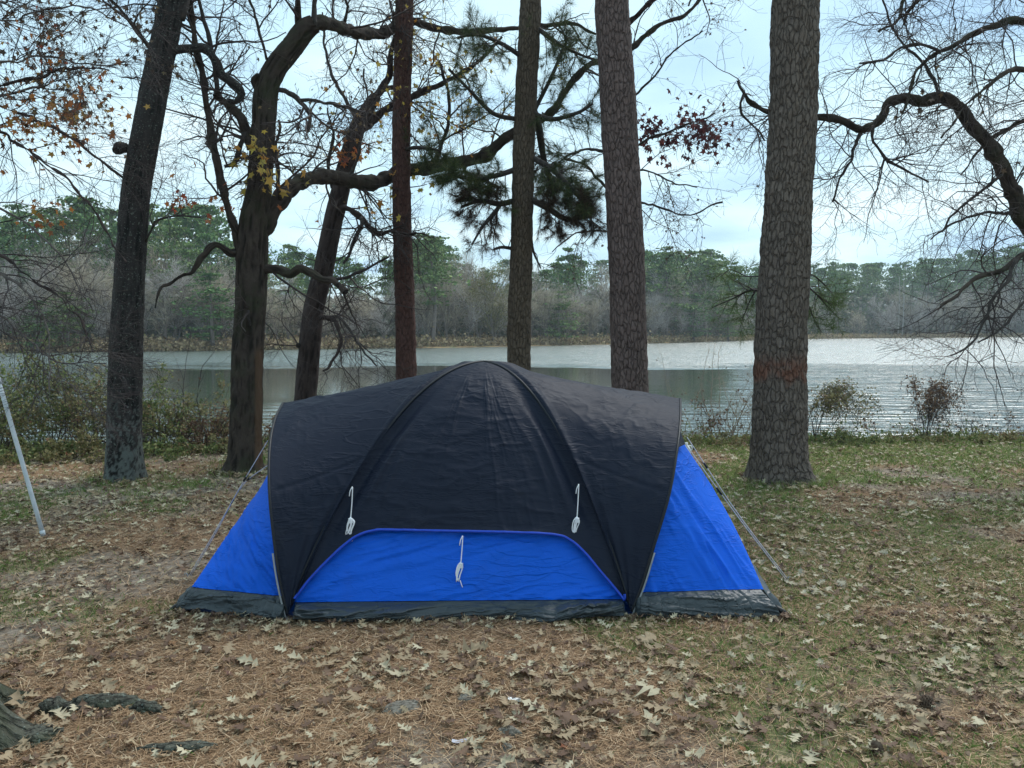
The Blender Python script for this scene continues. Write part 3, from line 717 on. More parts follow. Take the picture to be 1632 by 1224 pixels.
# --- tree standing off to the right, its arching limb in view
YR = 9.0
tr = [(1800, 760, 60), (1790, 650, 54), (1775, 500, 50), (1770, 300, 46), (1790, 100, 42), (1800, -100, 38)]
P, r = from_px(tr, YR); mb = trunk_mesh(P, r, 'oak', 360, 60, .25, .15, 23)
LRr = [from_px([(1778, 560, 40), (1720, 490, 34), (1668, 410, 30), (1632, 347, 27), (1613, 302, 25), (1584, 245, 24), (1547, 196, 22), (1523, 167, 20), (1502, 154, 19), (1470, 161, 17), (1441, 157, 16), (1413, 165, 16), (1408, 186, 14), (1376, 206, 13), (1343, 192, 12), (1302, 186, 11), (1229, 180, 8), (1196, 163, 7), (1180, 143, 6), (1175, 130, 4)], YR, 9.1),
       from_px([(1775, 60, 20), (1700, 38, 14), (1632, 35, 11), (1605, 35, 10), (1572, 45, 9), (1531, 65, 8), (1498, 82, 7), (1474, 98, 6), (1457, 118, 5), (1449, 151, 4), (1440, 180, 3)], YR, 8.6),
       from_px([(1500, 82, 5), (1449, 70, 5), (1408, 94, 4), (1370, 100, 3)], 8.7, 8.4),
       from_px([(1775, 330, 14), (1700, 370, 11), (1632, 403, 8), (1596, 431, 8), (1551, 445, 7), (1526, 470, 5), (1498, 491, 3)], YR, 8.2),
       from_px([(1620, 412, 7), (1608, 445, 7), (1586, 470, 6), (1565, 519, 5), (1551, 547, 4), (1516, 568, 3)], 8.5, 8.1),
       from_px([(1778, 200, 14), (1700, 160, 10), (1632, 112, 8), (1590, 125, 6), (1540, 170, 4), (1500, 220, 3)], YR, 8.0),
       from_px([(1775, 250, 14), (1700, 200, 10), (1640, 190, 8), (1600, 210, 6), (1560, 240, 4), (1530, 280, 3)], YR, 9.6),
       from_px([(1500, 160, 6), (1480, 110, 5), (1430, 60, 4), (1400, -10, 3)], 9.0, 9.4),
       from_px([(1376, 205, 7), (1360, 235, 6), (1358, 255, 5), (1340, 280, 4), (1325, 320, 3)], 9.1, 9.0),
       from_px([(1392, 200, 6), (1392, 225, 5), (1410, 250, 5), (1440, 270, 4), (1480, 290, 3)], 9.0, 8.8),
       from_px([(1600, 275, 6), (1570, 300, 5), (1530, 330, 4), (1500, 370, 3)], 9.0, 8.6),
       from_px([(1625, 335, 7), (1580, 340, 5), (1530, 350, 4), (1480, 380, 3)], 9.0, 8.7),
       from_px([(1780, -20, 20), (1680, -60, 14), (1560, -50, 10), (1470, -20, 7), (1440, 0, 6), (1430, 30, 4), (1400, 50, 3)], YR, 8.6),
       from_px([(1560, -50, 9), (1500, -30, 7), (1455, 8, 6), (1440, 40, 4)], 8.8, 9.3),
       from_px([(1183, 150, 5), (1182, 180, 4), (1200, 200, 3.5), (1220, 225, 3)], 9.1, 9.3),
       from_px([(1632, 480, 5), (1600, 520, 4), (1560, 545, 3)], 8.6, 8.2)]
treeR, pR = make_tree('bare_tree', 'bare tree whose arching limb reaches in from beside the lake, right of the thick pine', 'tree', W(1800, 756, YR) * [1, 1, 0], mb, 'oak_brown', LRr,
    [dict(count=190, L=(.45, 1.5), rmax=.010, rmin=.003, K=9, wig=.22, grav=-.05), dict(count=1100, L=(.25, .85), rmin=.0022, wig=.25, grav=-.05), dict(count=5200, L=(.12, .4), rmin=.0017, wig=.25, K=5, grav=-.03)], seed=19, twigmat='twig')
add_leaves(treeR, pR, [(1470, 175, 25, 1), (1520, 165, 30, 1), (1600, 270, 15, 1)], 'drab', 45, (.05, .08), label='few withered olive leaves')

# --- tree standing off to the left, its leafy sprays in view
YL = 7.0
tl = [(-190, 850, 70), (-190, 700, 60), (-185, 400, 54), (-180, 100, 50), (-175, -200, 44)]
P, r = from_px(tl, YL); mb = trunk_mesh(P, r, 'oak', 360, 60, .25, .15, 29)
LL = [from_px([(-180, 60, 22), (-100, 90, 14), (0, 100, 6), (45, 94, 5), (102, 96, 4), (184, 106, 3)], YL, 6.4),
      from_px([(-182, 150, 24), (-90, 150, 16), (0, 137, 8), (53, 125, 7), (94, 114, 6), (122, 106, 5), (175, 115, 4), (230, 127, 3)], YL, 6.2),
      from_px([(-90, 150, 12), (0, 153, 7), (41, 143, 6), (73, 133, 4), (120, 125, 2.5)], 6.7, 6.6),
      from_px([(-185, 300, 24), (-90, 200, 14), (0, 215, 8), (60, 250, 6), (120, 300, 5), (165, 360, 4), (200, 420, 3)], YL, 6.3),
      from_px([(-185, 260, 24), (-90, 130, 14), (0, 170, 6), (80, 200, 5), (140, 240, 4), (195, 283, 3)], YL, 6.6),
      from_px([(-186, 420, 24), (-90, 380, 14), (0, 407, 7), (51, 445, 6), (103, 482, 5), (137, 527, 4), (151, 558, 3)], YL, 6.0),
      from_px([(-186, 450, 20), (-90, 420, 12), (0, 438, 7), (41, 465, 6), (69, 510, 5), (82, 572, 4), (77, 623, 3)], YL, 5.8),
      from_px([(-187, 520, 20), (-90, 480, 12), (0, 506, 6), (51, 548, 5), (89, 575, 4), (171, 577, 2.5)], YL, 6.2),
      from_px([(-186, 380, 20), (-90, 300, 12), (0, 335, 6), (60, 370, 5), (110, 430, 4), (150, 500, 3)], YL, 6.5),
      from_px([(-180, -20, 20), (-90, -10, 12), (0, 30, 6), (60, 20, 5), (130, 10, 4), (200, 40, 3)], YL, 6.3),
      from_px([(-180, -60, 20), (-90, -40, 12), (0, 5, 6), (20, -5, 5), (100, -40, 4)], YL, 6.0)]
treeL, pL = make_tree('maple_tree', 'tree at the left edge with drooping bare twigs and orange-brown star leaves', 'tree', W(-190, 840, YL) * [1, 1, 0], mb, 'oak_mid', LL,
    [dict(count=150, L=(.4, 1.3), rmax=.007, rmin=.0024, K=9, wig=.14, ang=(20, 55), grav=-.03, tmin=.3), dict(count=800, L=(.2, .7), rmin=.0018, wig=.16, ang=(20, 55), grav=-.03), dict(count=3000, L=(.1, .33), rmin=.0014, wig=.2, K=5, ang=(20, 60))], seed=31, lk=.62, limbmat='limb_grey', twigmat='twig')
add_leaves(treeL, pL, [(50, 185, 40, 2), (110, 195, 30, 1), (80, 230, 25, 1), (20, 190, 25, 1), (150, 170, 30, .8), (45, 335, 14, 1.5), (60, 350, 14, 1.2), (90, 310, 20, .8)], 'orange', 360, (.04, .075), label='orange and brown star-shaped leaves')
add_leaves(treeL, pL, [(60, 70, 30, 1), (78, 88, 12, 2), (30, 60, 30, 1)], 'red', 50, (.035, .06), label='red and orange leaves')
add_leaves(treeL, pL, [(140, 60, 70, 1), (100, 140, 50, 1), (60, 20, 60, 1), (160, 200, 40, 1)], 'drab', 300, (.035, .06), label='drab brown leaves')

# --- mossy trunk base at the near left corner
def corner():
    c = np.array([-2.31, 3.0, -.04])
    P = np.array([c, c + [-.0, 0, .6], c + [-.05, 0, 2.0], c + [-.12, -.05, 4.5], c + [-.2, -.1, 7]]); r = np.array([.20, .20, .2, .19, .18])
    mb = trunk_mesh(P, r, 'oak', 700, 190, 1.35, .125, 3.6, amp=.034, roots=5)
    root = tag(empty('pine_tree', c * [1, 1, 0]), 'mossy flared foot of a tree at the camera end of the clearing, nearest trunk', 'pine tree', 'pine trees around the tent')
    shift(mb, c * [1, 1, 0]).build('trunk', M['corner_bark'], root, att=True)
corner()

# ================================================================== TENT
def fabric(name, col, rough, trans=0, tcol=None, spec=.5, fine=.25, st=(.6, .8, 2.4), dens=1.0):
    m = NT(name, rough, spec)
    v = m.coord('Object'); a = m.noise(v, 7, 4, .6, .6); b = m.noise(v, 300, 2, .6)
    h = m.math('MULTIPLY', a, .5)
    for sc, rot, w in ((5.5, 0.0, 1.0), (9.5, .5, .6), (15, -.45, .35)):
        tc = m.n('ShaderNodeTexCoord'); mp = m.n('ShaderNodeMapping'); m.link(tc.outputs['Object'], mp.inputs[0]); mp.inputs['Scale'].default_value = st; mp.inputs['Rotation'].default_value = (0, rot, 0)
        n1 = m.noise(mp.outputs[0], sc, 3, .45, .25)
        k = m.n('ShaderNodeMapRange', clamp=True); k.interpolation_type = 'SMOOTHERSTEP'; m.link(m.math('ABSOLUTE', m.math('SUBTRACT', n1, .5)), k.inputs[0])
        k.inputs[1].default_value = 0; k.inputs[2].default_value = .05; k.inputs[3].default_value = 1; k.inputs[4].default_value = 0
        mk = m.n('ShaderNodeMapRange', clamp=True); m.link(m.noise(v, sc * .45, 2, .5), mk.inputs[0]); mk.inputs[1].default_value = .44; mk.inputs[2].default_value = .60
        h = m.math('ADD', h, m.math('MULTIPLY', m.math('MULTIPLY', k.outputs[0], mk.outputs[0]), w * .30 * dens))
    c = m.mix(m.math('MULTIPLY', a, .5), col, tuple(x * 1.5 + .001 for x in col)); dirt = m.noise(v, 3.3, 5, .65)
    c = m.mix(m.ramp(dirt, [(.58, (0, 0, 0)), (.8, (.10,) * 3)]), c, (.12, .11, .10)); m.color(c)
    m.bump(m.math('ADD', h, m.math('MULTIPLY', b, .012)), fine, .022)
    if trans: m.translucent(tcol or col, trans)
    return m.m
M['fly'] = fabric('black_tent_fabric', (.0072, .0108, .0225), .58, 0, None, .14, .42)
M['blue'] = fabric('blue_tent_fabric', (.003, .13, .76), .58, .30, (.0, .20, .98), .25, .75)
M['skirt'] = fabric('grey_tarpaulin', (.032, .041, .047), .40, 0, None, .35, .8)
M['blue_pipe'] = plain_mat('blue_piping', (.01, .05, .40), (.012, .065, .5), 30, .5)
M['black_pipe'] = plain_mat('black_piping', (.008, .009, .012), (.012, .014, .018), 30, .5)
M['cord'] = plain_mat('white_cord', (.75, .75, .80), (.85, .85, .88), 200, .7)
M['pole'] = plain_mat('grey_fibreglass', (.22, .24, .26), (.32, .34, .36), 30, .4)
M['guy'] = plain_mat('pale_guy_line', (.42, .40, .44), (.6, .58, .62), 60, .7)
M['black_plastic'] = plain_mat('black_plastic', (.01, .01, .01), (.02, .02, .02), 30, .4)

TB = np.array([-.22, 5.35, 0.0])
A_ = np.array([-.19, 5.38, 1.37])
FL, FR, RL, RRr = np.array([-1.23, 4.33, 0.]), np.array([.655, 4.385, 0.]), np.array([-1.05, 6.42, 0.]), np.array([.84, 6.44, 0.])
HLt, HRt = np.array([-1.545, 5.38, 1.10]), np.array([1.13, 5.38, 1.125])
def diag(foot, t):
    t = np.asarray(t)[..., None]; P = foot * (1 - t) + A_ * t
    P = P.copy(); P[..., 2] = A_[2] * np.sin(math.pi / 2 * t[..., 0]) ** .80; return P
HK = {-1: [(-1.23, 4.33, 0), (-1.272, 4.34, .17), (-1.308, 4.37, .35), (-1.362, 4.46, .65), (-1.422, 4.68, .88), (-1.478, 4.98, 1.02), (-1.538, 5.38, 1.095)],
      1: [(.655, 4.385, 0), (.725, 4.395, .17), (.784, 4.42, .35), (.889, 4.50, .65), (.973, 4.70, .89), (1.051, 5.0, 1.04), (1.13, 5.38, 1.125)]}
def hoop(foot, top, t):
    K = resample(np.array(HK[1 if top[0] > 0 else -1], float), 80); t = np.asarray(t, float)
    P = np.stack([np.interp(t, np.linspace(0, 1, 80) , K[:, k]) for k in range(3)], -1)
    if foot[1] > 5.38:
        P = P.copy(); P[..., 1] = 5.38 + (5.38 - P[..., 1]) * 1.02; P[..., 0] += (foot[0] - K[0, 0]) * (1 - t)
    return P
def normals(P):
    du = np.gradient(P, axis=0); dv = np.gradient(P, axis=1); n = np.cross(du, dv); n /= np.linalg.norm(n, axis=2, keepdims=True) + 1e-9
    return n
def outward(P, N):
    c = P - np.array([-.2, 5.38, .35]); s = np.sign((c * N).sum(2, keepdims=True)); s[s == 0] = 1
    return N * s
def creases(u, v, seed, n=3):
    """sharp little folds, stretched along u"""
    w = .35 * (fbm(u * 1.3, v * 1.3, 0, 3, seed) - .5)
    o = 0
    for i in range(n):
        k = 1.9 ** i
        a = fbm(u * k + seed, (v + w * 1.2) * k, .5, 3, seed + i)
        o = o + (1 - np.abs(2 * ((a * 3.1) % 1) - 1)) ** 2.2 / k * sstep(.35, .65, vnoise(u * k * .7, v * k * .5, 2.2, seed + 3 + i))
    return o
def sheet(P, disp, mat, name, parent, flip=False):
    N = outward(P, normals(P)); V = P + N * disp[..., None]
    mb = MB(); f = grid_faces(*P.shape[:2]); mb.add(V.reshape(-1, 3), f[:, ::-1] if flip else f)
    return shift(mb, TB).build(name, mat, parent), V
def piping(path, r, mat, name, parent, n=None):
    mb = MB(); tube(mb, path, r, 6, n); return shift(mb, TB).build(name, mat, parent)

def make_tent():
    root = tag(empty('tent', TB), 'black and blue dome tent pitched on the leaf-strewn ground', 'tent')
    root['label'] = 'black and blue dome tent with grey skirt pitched on the leafy ground'
    # ---- front fly panel, between the two front diagonals, above the blue panel
    nu, nv = 260, 230
    u = np.linspace(0, 1, nu); uu = .5 - .5 * np.cos(math.pi * u); uu = .35 * u + .65 * uu
    def front(U, s):
        DL, DR = diag(FL, s), diag(FR, s)
        P = DL * (1 - U[..., None]) + DR * U[..., None]
        bul = np.sin(math.pi * U)
        P[..., 1] -= .06 * bul * np.sin(math.pi * np.clip(s * 1.15, 0, 1)) * (1 - s)
        P[..., 2] += .02 * bul * (1 - s) * s * 4
        return P
    tg = [(466, 952), (492, 926), (520, 896), (545, 872), (566, 856), (584, 848), (606, 844), (680, 845), (740, 846), (820, 848), (880, 851), (898, 854), (915, 864), (935, 884), (955, 908), (975, 932), (996, 957)]
    gu, gs = np.meshgrid(np.linspace(0, 1, 500), np.linspace(.01, .32, 500)); gp, gq = proj(front(gu, gs))
    fit = [np.unravel_index(np.argmin((gp - x) ** 2 + (gq - y) ** 2), gp.shape) for x, y in tg]
    fu = [0] + [gu[i] for i in fit] + [1]; fs = [.035] + [gs[i] for i in fit] + [.035]
    o_ = np.argsort(fu); sbs = np.interp(uu, np.array(fu)[o_], np.array(fs)[o_]); sbs = np.convolve(np.pad(sbs, 2, 'edge'), np.ones(5) / 5, 'valid')
    v = np.linspace(0, 1, nv)
    s = sbs[:, None] * (1 - v[None]) + 1.0 * v[None]
    U = uu[:, None] * np.ones_like(s)
    P = front(U, s)
    e = np.minimum(U, 1 - U); wd = (1 - s)
    ex = e * wd * 1.9                       # metres from the pole
    disp = -.040 * np.exp(-((ex - .05) / .045) ** 2) * sstep(.08, .25, s) * sstep(.8, .45, s)
    disp += .016 * np.exp(-((ex - .125 - .12 * (.45 - s)) / .022) ** 2) * sstep(.15, .28, s) * sstep(.55, .38, s)
    disp += .010 * np.exp(-((ex - .19 - .3 * (.40 - s)) / .018) ** 2) * sstep(.15, .25, s) * sstep(.45, .3, s)
    inner = sstep(.10, .3, ex)
    X, Z = P[..., 0], P[..., 2]
    disp += inner * .007 * creases(X * 2.2, Z * 8, 3, 3) + .010 * (fbm(X * 5, Z * 11, 0, 4, 8) - .5) * inner
    disp += .004 * creases(X * 3, Z * 13, 41, 2) * inner * sstep(.75, .45, Z)
    disp += .012 * (fbm(X * 2 + Z * 5, Z * 1.5 - X * 2, 0, 3, 28) - .5)
    xc = (X + .2); disp += .012 * creases((Z - .4 - .5 * np.abs(xc)) * 1.0 + 3, np.arctan2(Z - 1.5, xc) * 6.0, 91, 2) * sstep(.1, .4, ex)
    hemz = np.exp(-((s - sbs[:, None]) / .012)); disp += .010 * hemz
    fp, V = sheet(P, disp + .012, M['fly'], 'front_flap', root, True)
    fp['label'] = 'black front flap of the rain fly above the blue panel'
    piping(V[:, 0] + [0, -.006, -.004], .0085, M['blue_pipe'], 'blue_piping', fp)
    # pole sleeves running from the feet to the peak
    for ft in (FL, FR, RL, RRr):
        t = np.linspace(.02, 1, 60); D = diag(ft, t); D += (D - np.array([-.2, 5.38, .3])) * .014
        piping(D, .008, M['black_pipe'], 'pole_sleeve', root)
    # ---- blue front panel
    v2 = np.linspace(0, 1, 60); s0 = .022
    s2 = s0 * (1 - v2[None]) + (sbs[:, None] + .05) * v2[None]; U2 = uu[:, None] * np.ones_like(s2)
    P = front(U2, s2); X, Z = P[..., 0], P[..., 2]
    k = X * .55 + Z * 1.1
    disp = .015 * creases(k * 1.2, (Z - X * .22) * 9, 12, 3) + .02 * (fbm(X * 1.5, Z * 4, 0, 3, 5) - .5) - .022
    bp, V = sheet(P, disp, M['blue'], 'front_panel', root, True)
    zt = front(u, np.full_like(u, s0)); front_line = V[:, 0]
    # ---- side fly panels: diagonal to hoop, front leg over to rear leg
    for side, (ff, fr, ht, sg) in enumerate(((FL, RL, HLt, -1), (FR, RRr, HRt, 1))):
        ns_, nw = 300, 120
        tt = np.linspace(.02, 1.98, ns_); w = np.linspace(0, 1, nw)
        rear = tt > 1; t = np.where(rear, 2 - tt, tt)
        D = np.where(rear[:, None], diag(fr, t), diag(ff, t)); H = np.where(rear[:, None], hoop(fr, ht, t), hoop(ff, ht, t))
        P = D[:, None] * (1 - w[None, :, None]) + H[:, None] * w[None, :, None]
        Wd = w[None] * np.ones((ns_, 1)); T = t[:, None] * np.ones((1, nw)); arch = 4 * Wd * (1 - Wd)
        # taut between the poles, pulled in a little, belly near the shoulder
        disp = -.045 * arch * sstep(.15, .5, T) * (1 - .75 * sstep(.7, .95, T)) + .02 * np.exp(-((Wd - .06) / .04) ** 2)
        Lx = Wd * (.25 + T); Ly = tt[:, None] * 1.6 + 0 * Wd
        d2 = np.cos(.6) * Lx * 1.0 + np.sin(.6) * Ly * sg * 0 + 0
        disp += .009 * creases((Lx * .8 + Ly * .5) * 1.6, (Ly - Lx * .8) * 3.6, 50 + side * 9, 3) * sstep(0, .1, Wd) * sstep(.0, .1, 1 - Wd)
        disp += .014 * (fbm(Lx * 2.5 + side, Ly * 3, 0, 3, 60 + side) - .5) * arch
        disp += .0035 * np.sin((Wd * 7 + .8 * np.sin(T * 5)) * math.pi) * sstep(.45, .2, T)
        disp -= .018 * np.exp(-((T - .37 - .04 * Wd) / .008) ** 2) * sstep(.05, .3, arch) * .35
        # rolled rounded shoulder at the hoop
        P[..., 2] -= .03 * Wd ** 8 * 0
        sp_, V = sheet(P, disp + .012, M['fly'], 'side_flap', root, side == 1)
        sp_['label'] = 'black side flap of the rain fly, ' + ('dark-tree side' if side == 0 else 'thick-pine side')
        piping(V[:, -1], .008, M['black_pipe'], 'hem', sp_)
        # hanging hem lip, turned inwards under the hoop edge
        # exposed pole at the foot of the hoop
        for foot in (ff, fr):
            P2 = hoop(foot, ht, np.linspace(0, .215, 20)); P2 += (P2 - np.array([-.2, 5.38, .3])) * .010; P2[0, 2] = -.02
            pm = piping(P2, .0055, M['pole'], 'pole', root)
            mb = MB(); f0 = P2[0]; tube(mb, [f0 + [0, 0, -.02], f0 + [0, 0, .035]], .011, 8); tube(mb, [f0 + [-.02, -.02, .03], f0 + [.015, 0, .015], f0 + [.03, .02, .02]], .003, 6)
            shift(mb, TB).build('pole_tip', M['pole'], pm)
    # triangular tab with the guy-line ring on both sides
    # ---- blue wings
    OLf, OLr = np.array([-1.835, 4.5, .125]), np.array([-1.70, 6.25, .125]); RgL = np.array([-1.27, 5.38, 1.085])
    ORf, ORr = np.array([1.425, 4.46, .130]), np.array([1.60, 6.3, .13]); RgR = np.array([.895, 5.38, 1.10])
    bottoms = []
    for side, (of, orr, rg, ff, fr, ht, bl) in enumerate(((OLf, OLr, RgL, FL, RL, HLt, .012), (ORf, ORr, RgR, FR, RRr, HRt, .065))):
        n = 110; t = np.linspace(0, 1, n)
        sgn = -1 if side == 0 else 1
        def seam(o, t):
            q = o * (1 - t[:, None]) + rg * t[:, None]; q[:, 0] += sgn * bl * np.sin(math.pi * t); q[:, 2] += bl * .5 * np.sin(math.pi * t); return q
        for o, foot, nm in ((of, ff, 0), (orr, fr, 1)):
            Sx = seam(o, t)
            hh = hoop(foot, ht, t * .985 + .015); hh = hh + (np.array([-.2, 5.38, .3]) - hh) * .03
            tz = np.interp(o[2], hh[:, 2], t); hh = np.stack([np.interp(tz + (1 - tz) * t, t, hh[:, k]) for k in range(3)], 1)
            w = np.linspace(0, 1, 90)
            P = Sx[:, None] * (1 - w[None, :, None]) + hh[:, None] * w[None, :, None]
            X, Z = P[..., 0], P[..., 2]; Wd = w[None] * np.ones((n, 1))
            ar = 4 * Wd * (1 - Wd)
            disp = .030 * (fbm(X * 3 + 2, Z * 3, 0, 3, 71 + side) - .5) * ar
            if side: disp += .018 * creases((Z * .55 - X * .45) * 1.3, (X + Z * .62) * 7.5, 75, 2) * sstep(0, .12, ar)
            else: disp += .020 * creases((Z - X) * 1.6, (X + Z) * 8, 78, 3) * sstep(0, .12, ar) * sstep(.75, .3, Z)
            disp += .012 * ar
            wp, V = sheet(P, disp, M['blue'], 'wing_panel', root)
            if nm == 0:
                wp['label'] = 'blue wing on the ' + ('dark-tree side' if side == 0 else 'thick-pine side')
                bottoms.append(V[0])
        F1, F2 = seam(of, t), seam(orr, t); w = np.linspace(0, 1, 60)
        P = F1[:, None] * (1 - w[None, :, None]) + F2[:, None] * w[None, :, None]
        X, Y, Z = P[..., 0], P[..., 1], P[..., 2]; ar = 4 * w[None] * (1 - w[None])
        sheet(P, -.03 * ar + .02 * (fbm(Y * 2, Z * 3, side, 3, 81) - .5) * ar, M['blue'], 'wing_panel', root)
    # ---- grey skirt round the base
    def skirt(top, bot, seed, name='skirt', crump=1.0, belly=.03):
        n = 220; a = np.linspace(0, 1, n)
        T_ = np.stack([np.interp(a, np.linspace(0, 1, len(top)), top[:, k]) for k in range(3)], 1)
        B_ = np.stack([np.interp(a, np.linspace(0, 1, len(bot)), bot[:, k]) for k in range(3)], 1)
        w = np.linspace(0, 1, 34)
        P = T_[:, None] * (1 - w[None, :, None]) + B_[:, None] * w[None, :, None]
        L = np.linalg.norm(T_[-1] - T_[0]); X = a[:, None] * L + 0 * w[None]; V_ = w[None] + 0 * X
        disp = belly * np.sin(math.pi * V_ * .75) + .045 * crump * (fbm(X * 4.5, V_ * 1.4, 0, 3, seed) - .5) * sstep(0, .4, V_) + .022 * crump * creases(X * 2.4 + V_, V_ * 1.6 + X * 1.0, seed + 1, 3) * sstep(0, .2, V_)
        B2 = P.copy(); B2[..., 2] += .012 * crump * (vnoise(X * 5, 1.5, 0, seed + 3) - .3) * V_
        disp *= sstep(0, .02, a[:, None] * (1 - a[:, None]) + .002)
        N = outward(B2, normals(B2)); V = B2 + N * disp[..., None]
        V[..., 2] = np.maximum(V[..., 2], .0)
        mb = MB(); mb.add(V.reshape(-1, 3), grid_faces(n, 34))
        return shift(mb, TB).build(name, M['skirt'], root)
    g0 = np.array([0, 0, -.005])
    fb = np.array([FL + [.02, -.015, 0], FL + [.35, .035, 0], [-.3, 4.375, 0], FR + [-.4, -.01, 0], FR + [-.02, -.02, 0]]) + g0
    sk = skirt(front_line[3:-3] + [0, -.012, 0], fb, 5, crump=1.5, belly=.075); sk['label'] = 'grey front skirt'
    cl = np.array([[-1.905, 4.46, .01], [-1.70, 4.40, .035], [-1.45, 4.36, 0], FL + [-.02, -.02, 0]]) + g0
    o = skirt(bottoms[0][2:-2] + [0, -.01, 0], cl, 9, crump=1.9, belly=.03); o['label'] = 'crumpled grey skirt under the wing on the dark-tree side'
    cr = np.array([[1.50, 4.37, .0], [1.25, 4.38, .0], [.95, 4.37, 0], FR + [.02, -.01, 0]]) + g0
    o = skirt(bottoms[1][2:-2] + [0, -.01, 0], cr, 14, crump=.9, belly=.05); o['label'] = 'grey skirt under the wing on the thick-pine side'
    for of, orr, a, b in ((OLf, OLr, [-1.905, 4.46, 0], [-1.78, 6.35, 0]), (ORf, ORr, [1.50, 4.37, 0], [1.68, 6.4, 0])):
        skirt(np.array([of, orr]), np.array([a, b], float), 21, crump=.6)
    skirt(np.array([OLr, ORr]), np.array([[-1.78, 6.35, 0], [1.68, 6.4, 0]]), 25, crump=.6)
    # black corner loop at the outer corner, thick-pine side
    for c, d in (([1.47, 4.39, .05], [1.55, 4.33, .0]), ([-1.87, 4.47, .04], [-1.95, 4.46, .0])):
        mb = MB(); c, d = np.array(c), np.array(d); tube(mb, [c, (c + d) / 2 + [0, 0, .01], d], [.018, .014, .009], 8, 8)
        shift(mb, TB).build('corner_loop', M['black_plastic'], root)
    # rear panel closing the dome
    t = np.linspace(.02, 1, 60); w = np.linspace(0, 1, 60)
    P = diag(RL, t)[:, None] * (1 - w[None, :, None]) + diag(RRr, t)[:, None] * w[None, :, None]
    sheet(P, .02 * (fbm(P[..., 0] * 3, P[..., 2] * 3, 0, 3, 4) - .5), M['fly'], 'rear_flap', root)
    # floor
    mb = MB(); mb.add([[-1.9, 4.48, .006], [FL[0], FL[1], .006], [FR[0], FR[1], .006], [1.48, 4.42, .006], [1.66, 6.38, .006], [-1.76, 6.33, .006]], [[0, 1, 2, 3, 4, 5]])
    shift(mb, TB).build('groundsheet', M['skirt'], root)
    # ---- tied-up cords hanging on the front
    def cord(top, L, hank, seed):
        g = np.random.default_rng(seed); mb = MB(); top = np.array(top)
        x0 = top[0]; y0 = top[1]
        P = [top, top + [-.004, -.004, -L * .5], top + [-.010, -.014, -L]]
        tube(mb, P, .0032, 6, 14)
        tube(mb, [top + [0, -.004, .004], top + [-.012, -.012, -.02], top + [-.017, -.01, -.05]], .0028, 6, 8)
        c = P[-1]
        for k in range(4):
            dx = g.uniform(-.016, .016, 2); h = hank * g.uniform(.75, 1.05)
            lp = [c + [0, 0, .0], c + [dx[0] + .008, -.008 * k * .5, -h * .25], c + [dx[0] + .004 - .012, -.012, -h * .75], c + [dx[0] - .012, -.01, -h], c + [dx[1] - .014, -.012, -h * .7], c + [dx[1] - .006, -.01, -h * .2], c + [0, -.002, .004]]
            tube(mb, lp, .003, 6, 26)
        for k in range(4):
            z = -.006 - .007 * k; a = np.linspace(0, 2 * math.pi, 11)
            tube(mb, np.stack([c[0] + .011 * np.cos(a), c[1] - .006 + .010 * np.sin(a), np.full(11, c[2] + z)], 1), .003, 5)
        tube(mb, [c + [-.004, -.01, -hank * .9], c + [.004, -.014, -hank * 1.12], c + [.010, -.014, -hank * 1.25]], .0028, 6, 6)
        return shift(mb, TB).build('tie_cord', M['cord'], root)
    def onfront(px, py, off=-.035):
        best = None
        uu_, ss_ = np.meshgrid(np.linspace(.02, .98, 240), np.linspace(.05, .9, 240)); Pp = front(uu_, ss_)
        a, b = proj(Pp); k = np.argmin((a - px) ** 2 + (b - py) ** 2); q = Pp.reshape(-1, 3)[k]; return q + [0, off, 0]
    for px, py, L, h, sd, off, lb in ((558, 764, .172, .105, 1, -.13, 'white tie cord beside the blue wing on the dark-tree side'), (925, 762, .185, .11, 2, -.13, 'white tie cord on the thick-pine side of the flap'), (739, 850, .145, .11, 3, -.06, 'white tie cord hanging over the middle of the blue panel')):
        cord(onfront(px, py, off), L, h, sd)['label'] = lb
    # ---- guy lines
    def guy(path, name='guy_line', r=.0028, slide=None):
        mb = MB(); tube(mb, path, r, 5, 12); o = shift(mb, TB).build(name, M['guy'], root)
        if slide is not None:
            P = resample(np.array(path, float), 60)
            for s_ in slide:
                i = int(s_ * 59); mb = MB(); tube(mb, [P[max(i - 1, 0)], P[min(i + 1, 59)]], .007, 6); shift(mb, TB).build('slider', M['black_plastic'], o)
        return o
    tipR = hoop(FR, HRt, np.array([.70]))[0] + [.035, -.02, -.09]
    hR = hoop(FR, HRt, np.array([.60]))[0]; hR2 = hoop(FR, HRt, np.array([.74]))[0]
    mb = MB(); mb.add([hR + [-.01, 0, -.015], hR2 + [-.01, 0, -.01], tipR, hR + [-.01, .012, -.015], hR2 + [-.01, .012, -.01], tipR + [0, .006, 0]], [[0, 1, 2], [5, 4, 3]]); mb.add(mb.v[0], [[0, 3, 4, 1], [1, 4, 5, 2], [2, 5, 3, 0]]); mb.v[-1] = mb.v[-1]
    shift(mb, TB).build('guy_tab', M['fly'], root, smooth=False)
    stR = np.array([1.735, 4.97, .015])
    guy([tipR, (tipR + stR) / 2 + [0, 0, -.012], stR], slide=(.33, .34))
    guy([tipR + [.03, .10, .03], (tipR + stR) / 2 + [.008, .02, .0], stR + [.015, .01, 0]], slide=(.2,))
    stL = np.array([-2.075, 5.05, .015]); a1 = W(427, 702, 5.2); a2 = W(426, 742, 5.0); mid = W(385, 775, 5.15)
    guy([a1, mid + [0.0, 0, .01], mid * .5 + stL * .5, stL], slide=(.3,)); guy([a2, mid, mid * .5 + stL * .5 + [.012, 0, .004], stL + [.01, .01, 0]], slide=(.25, .45))
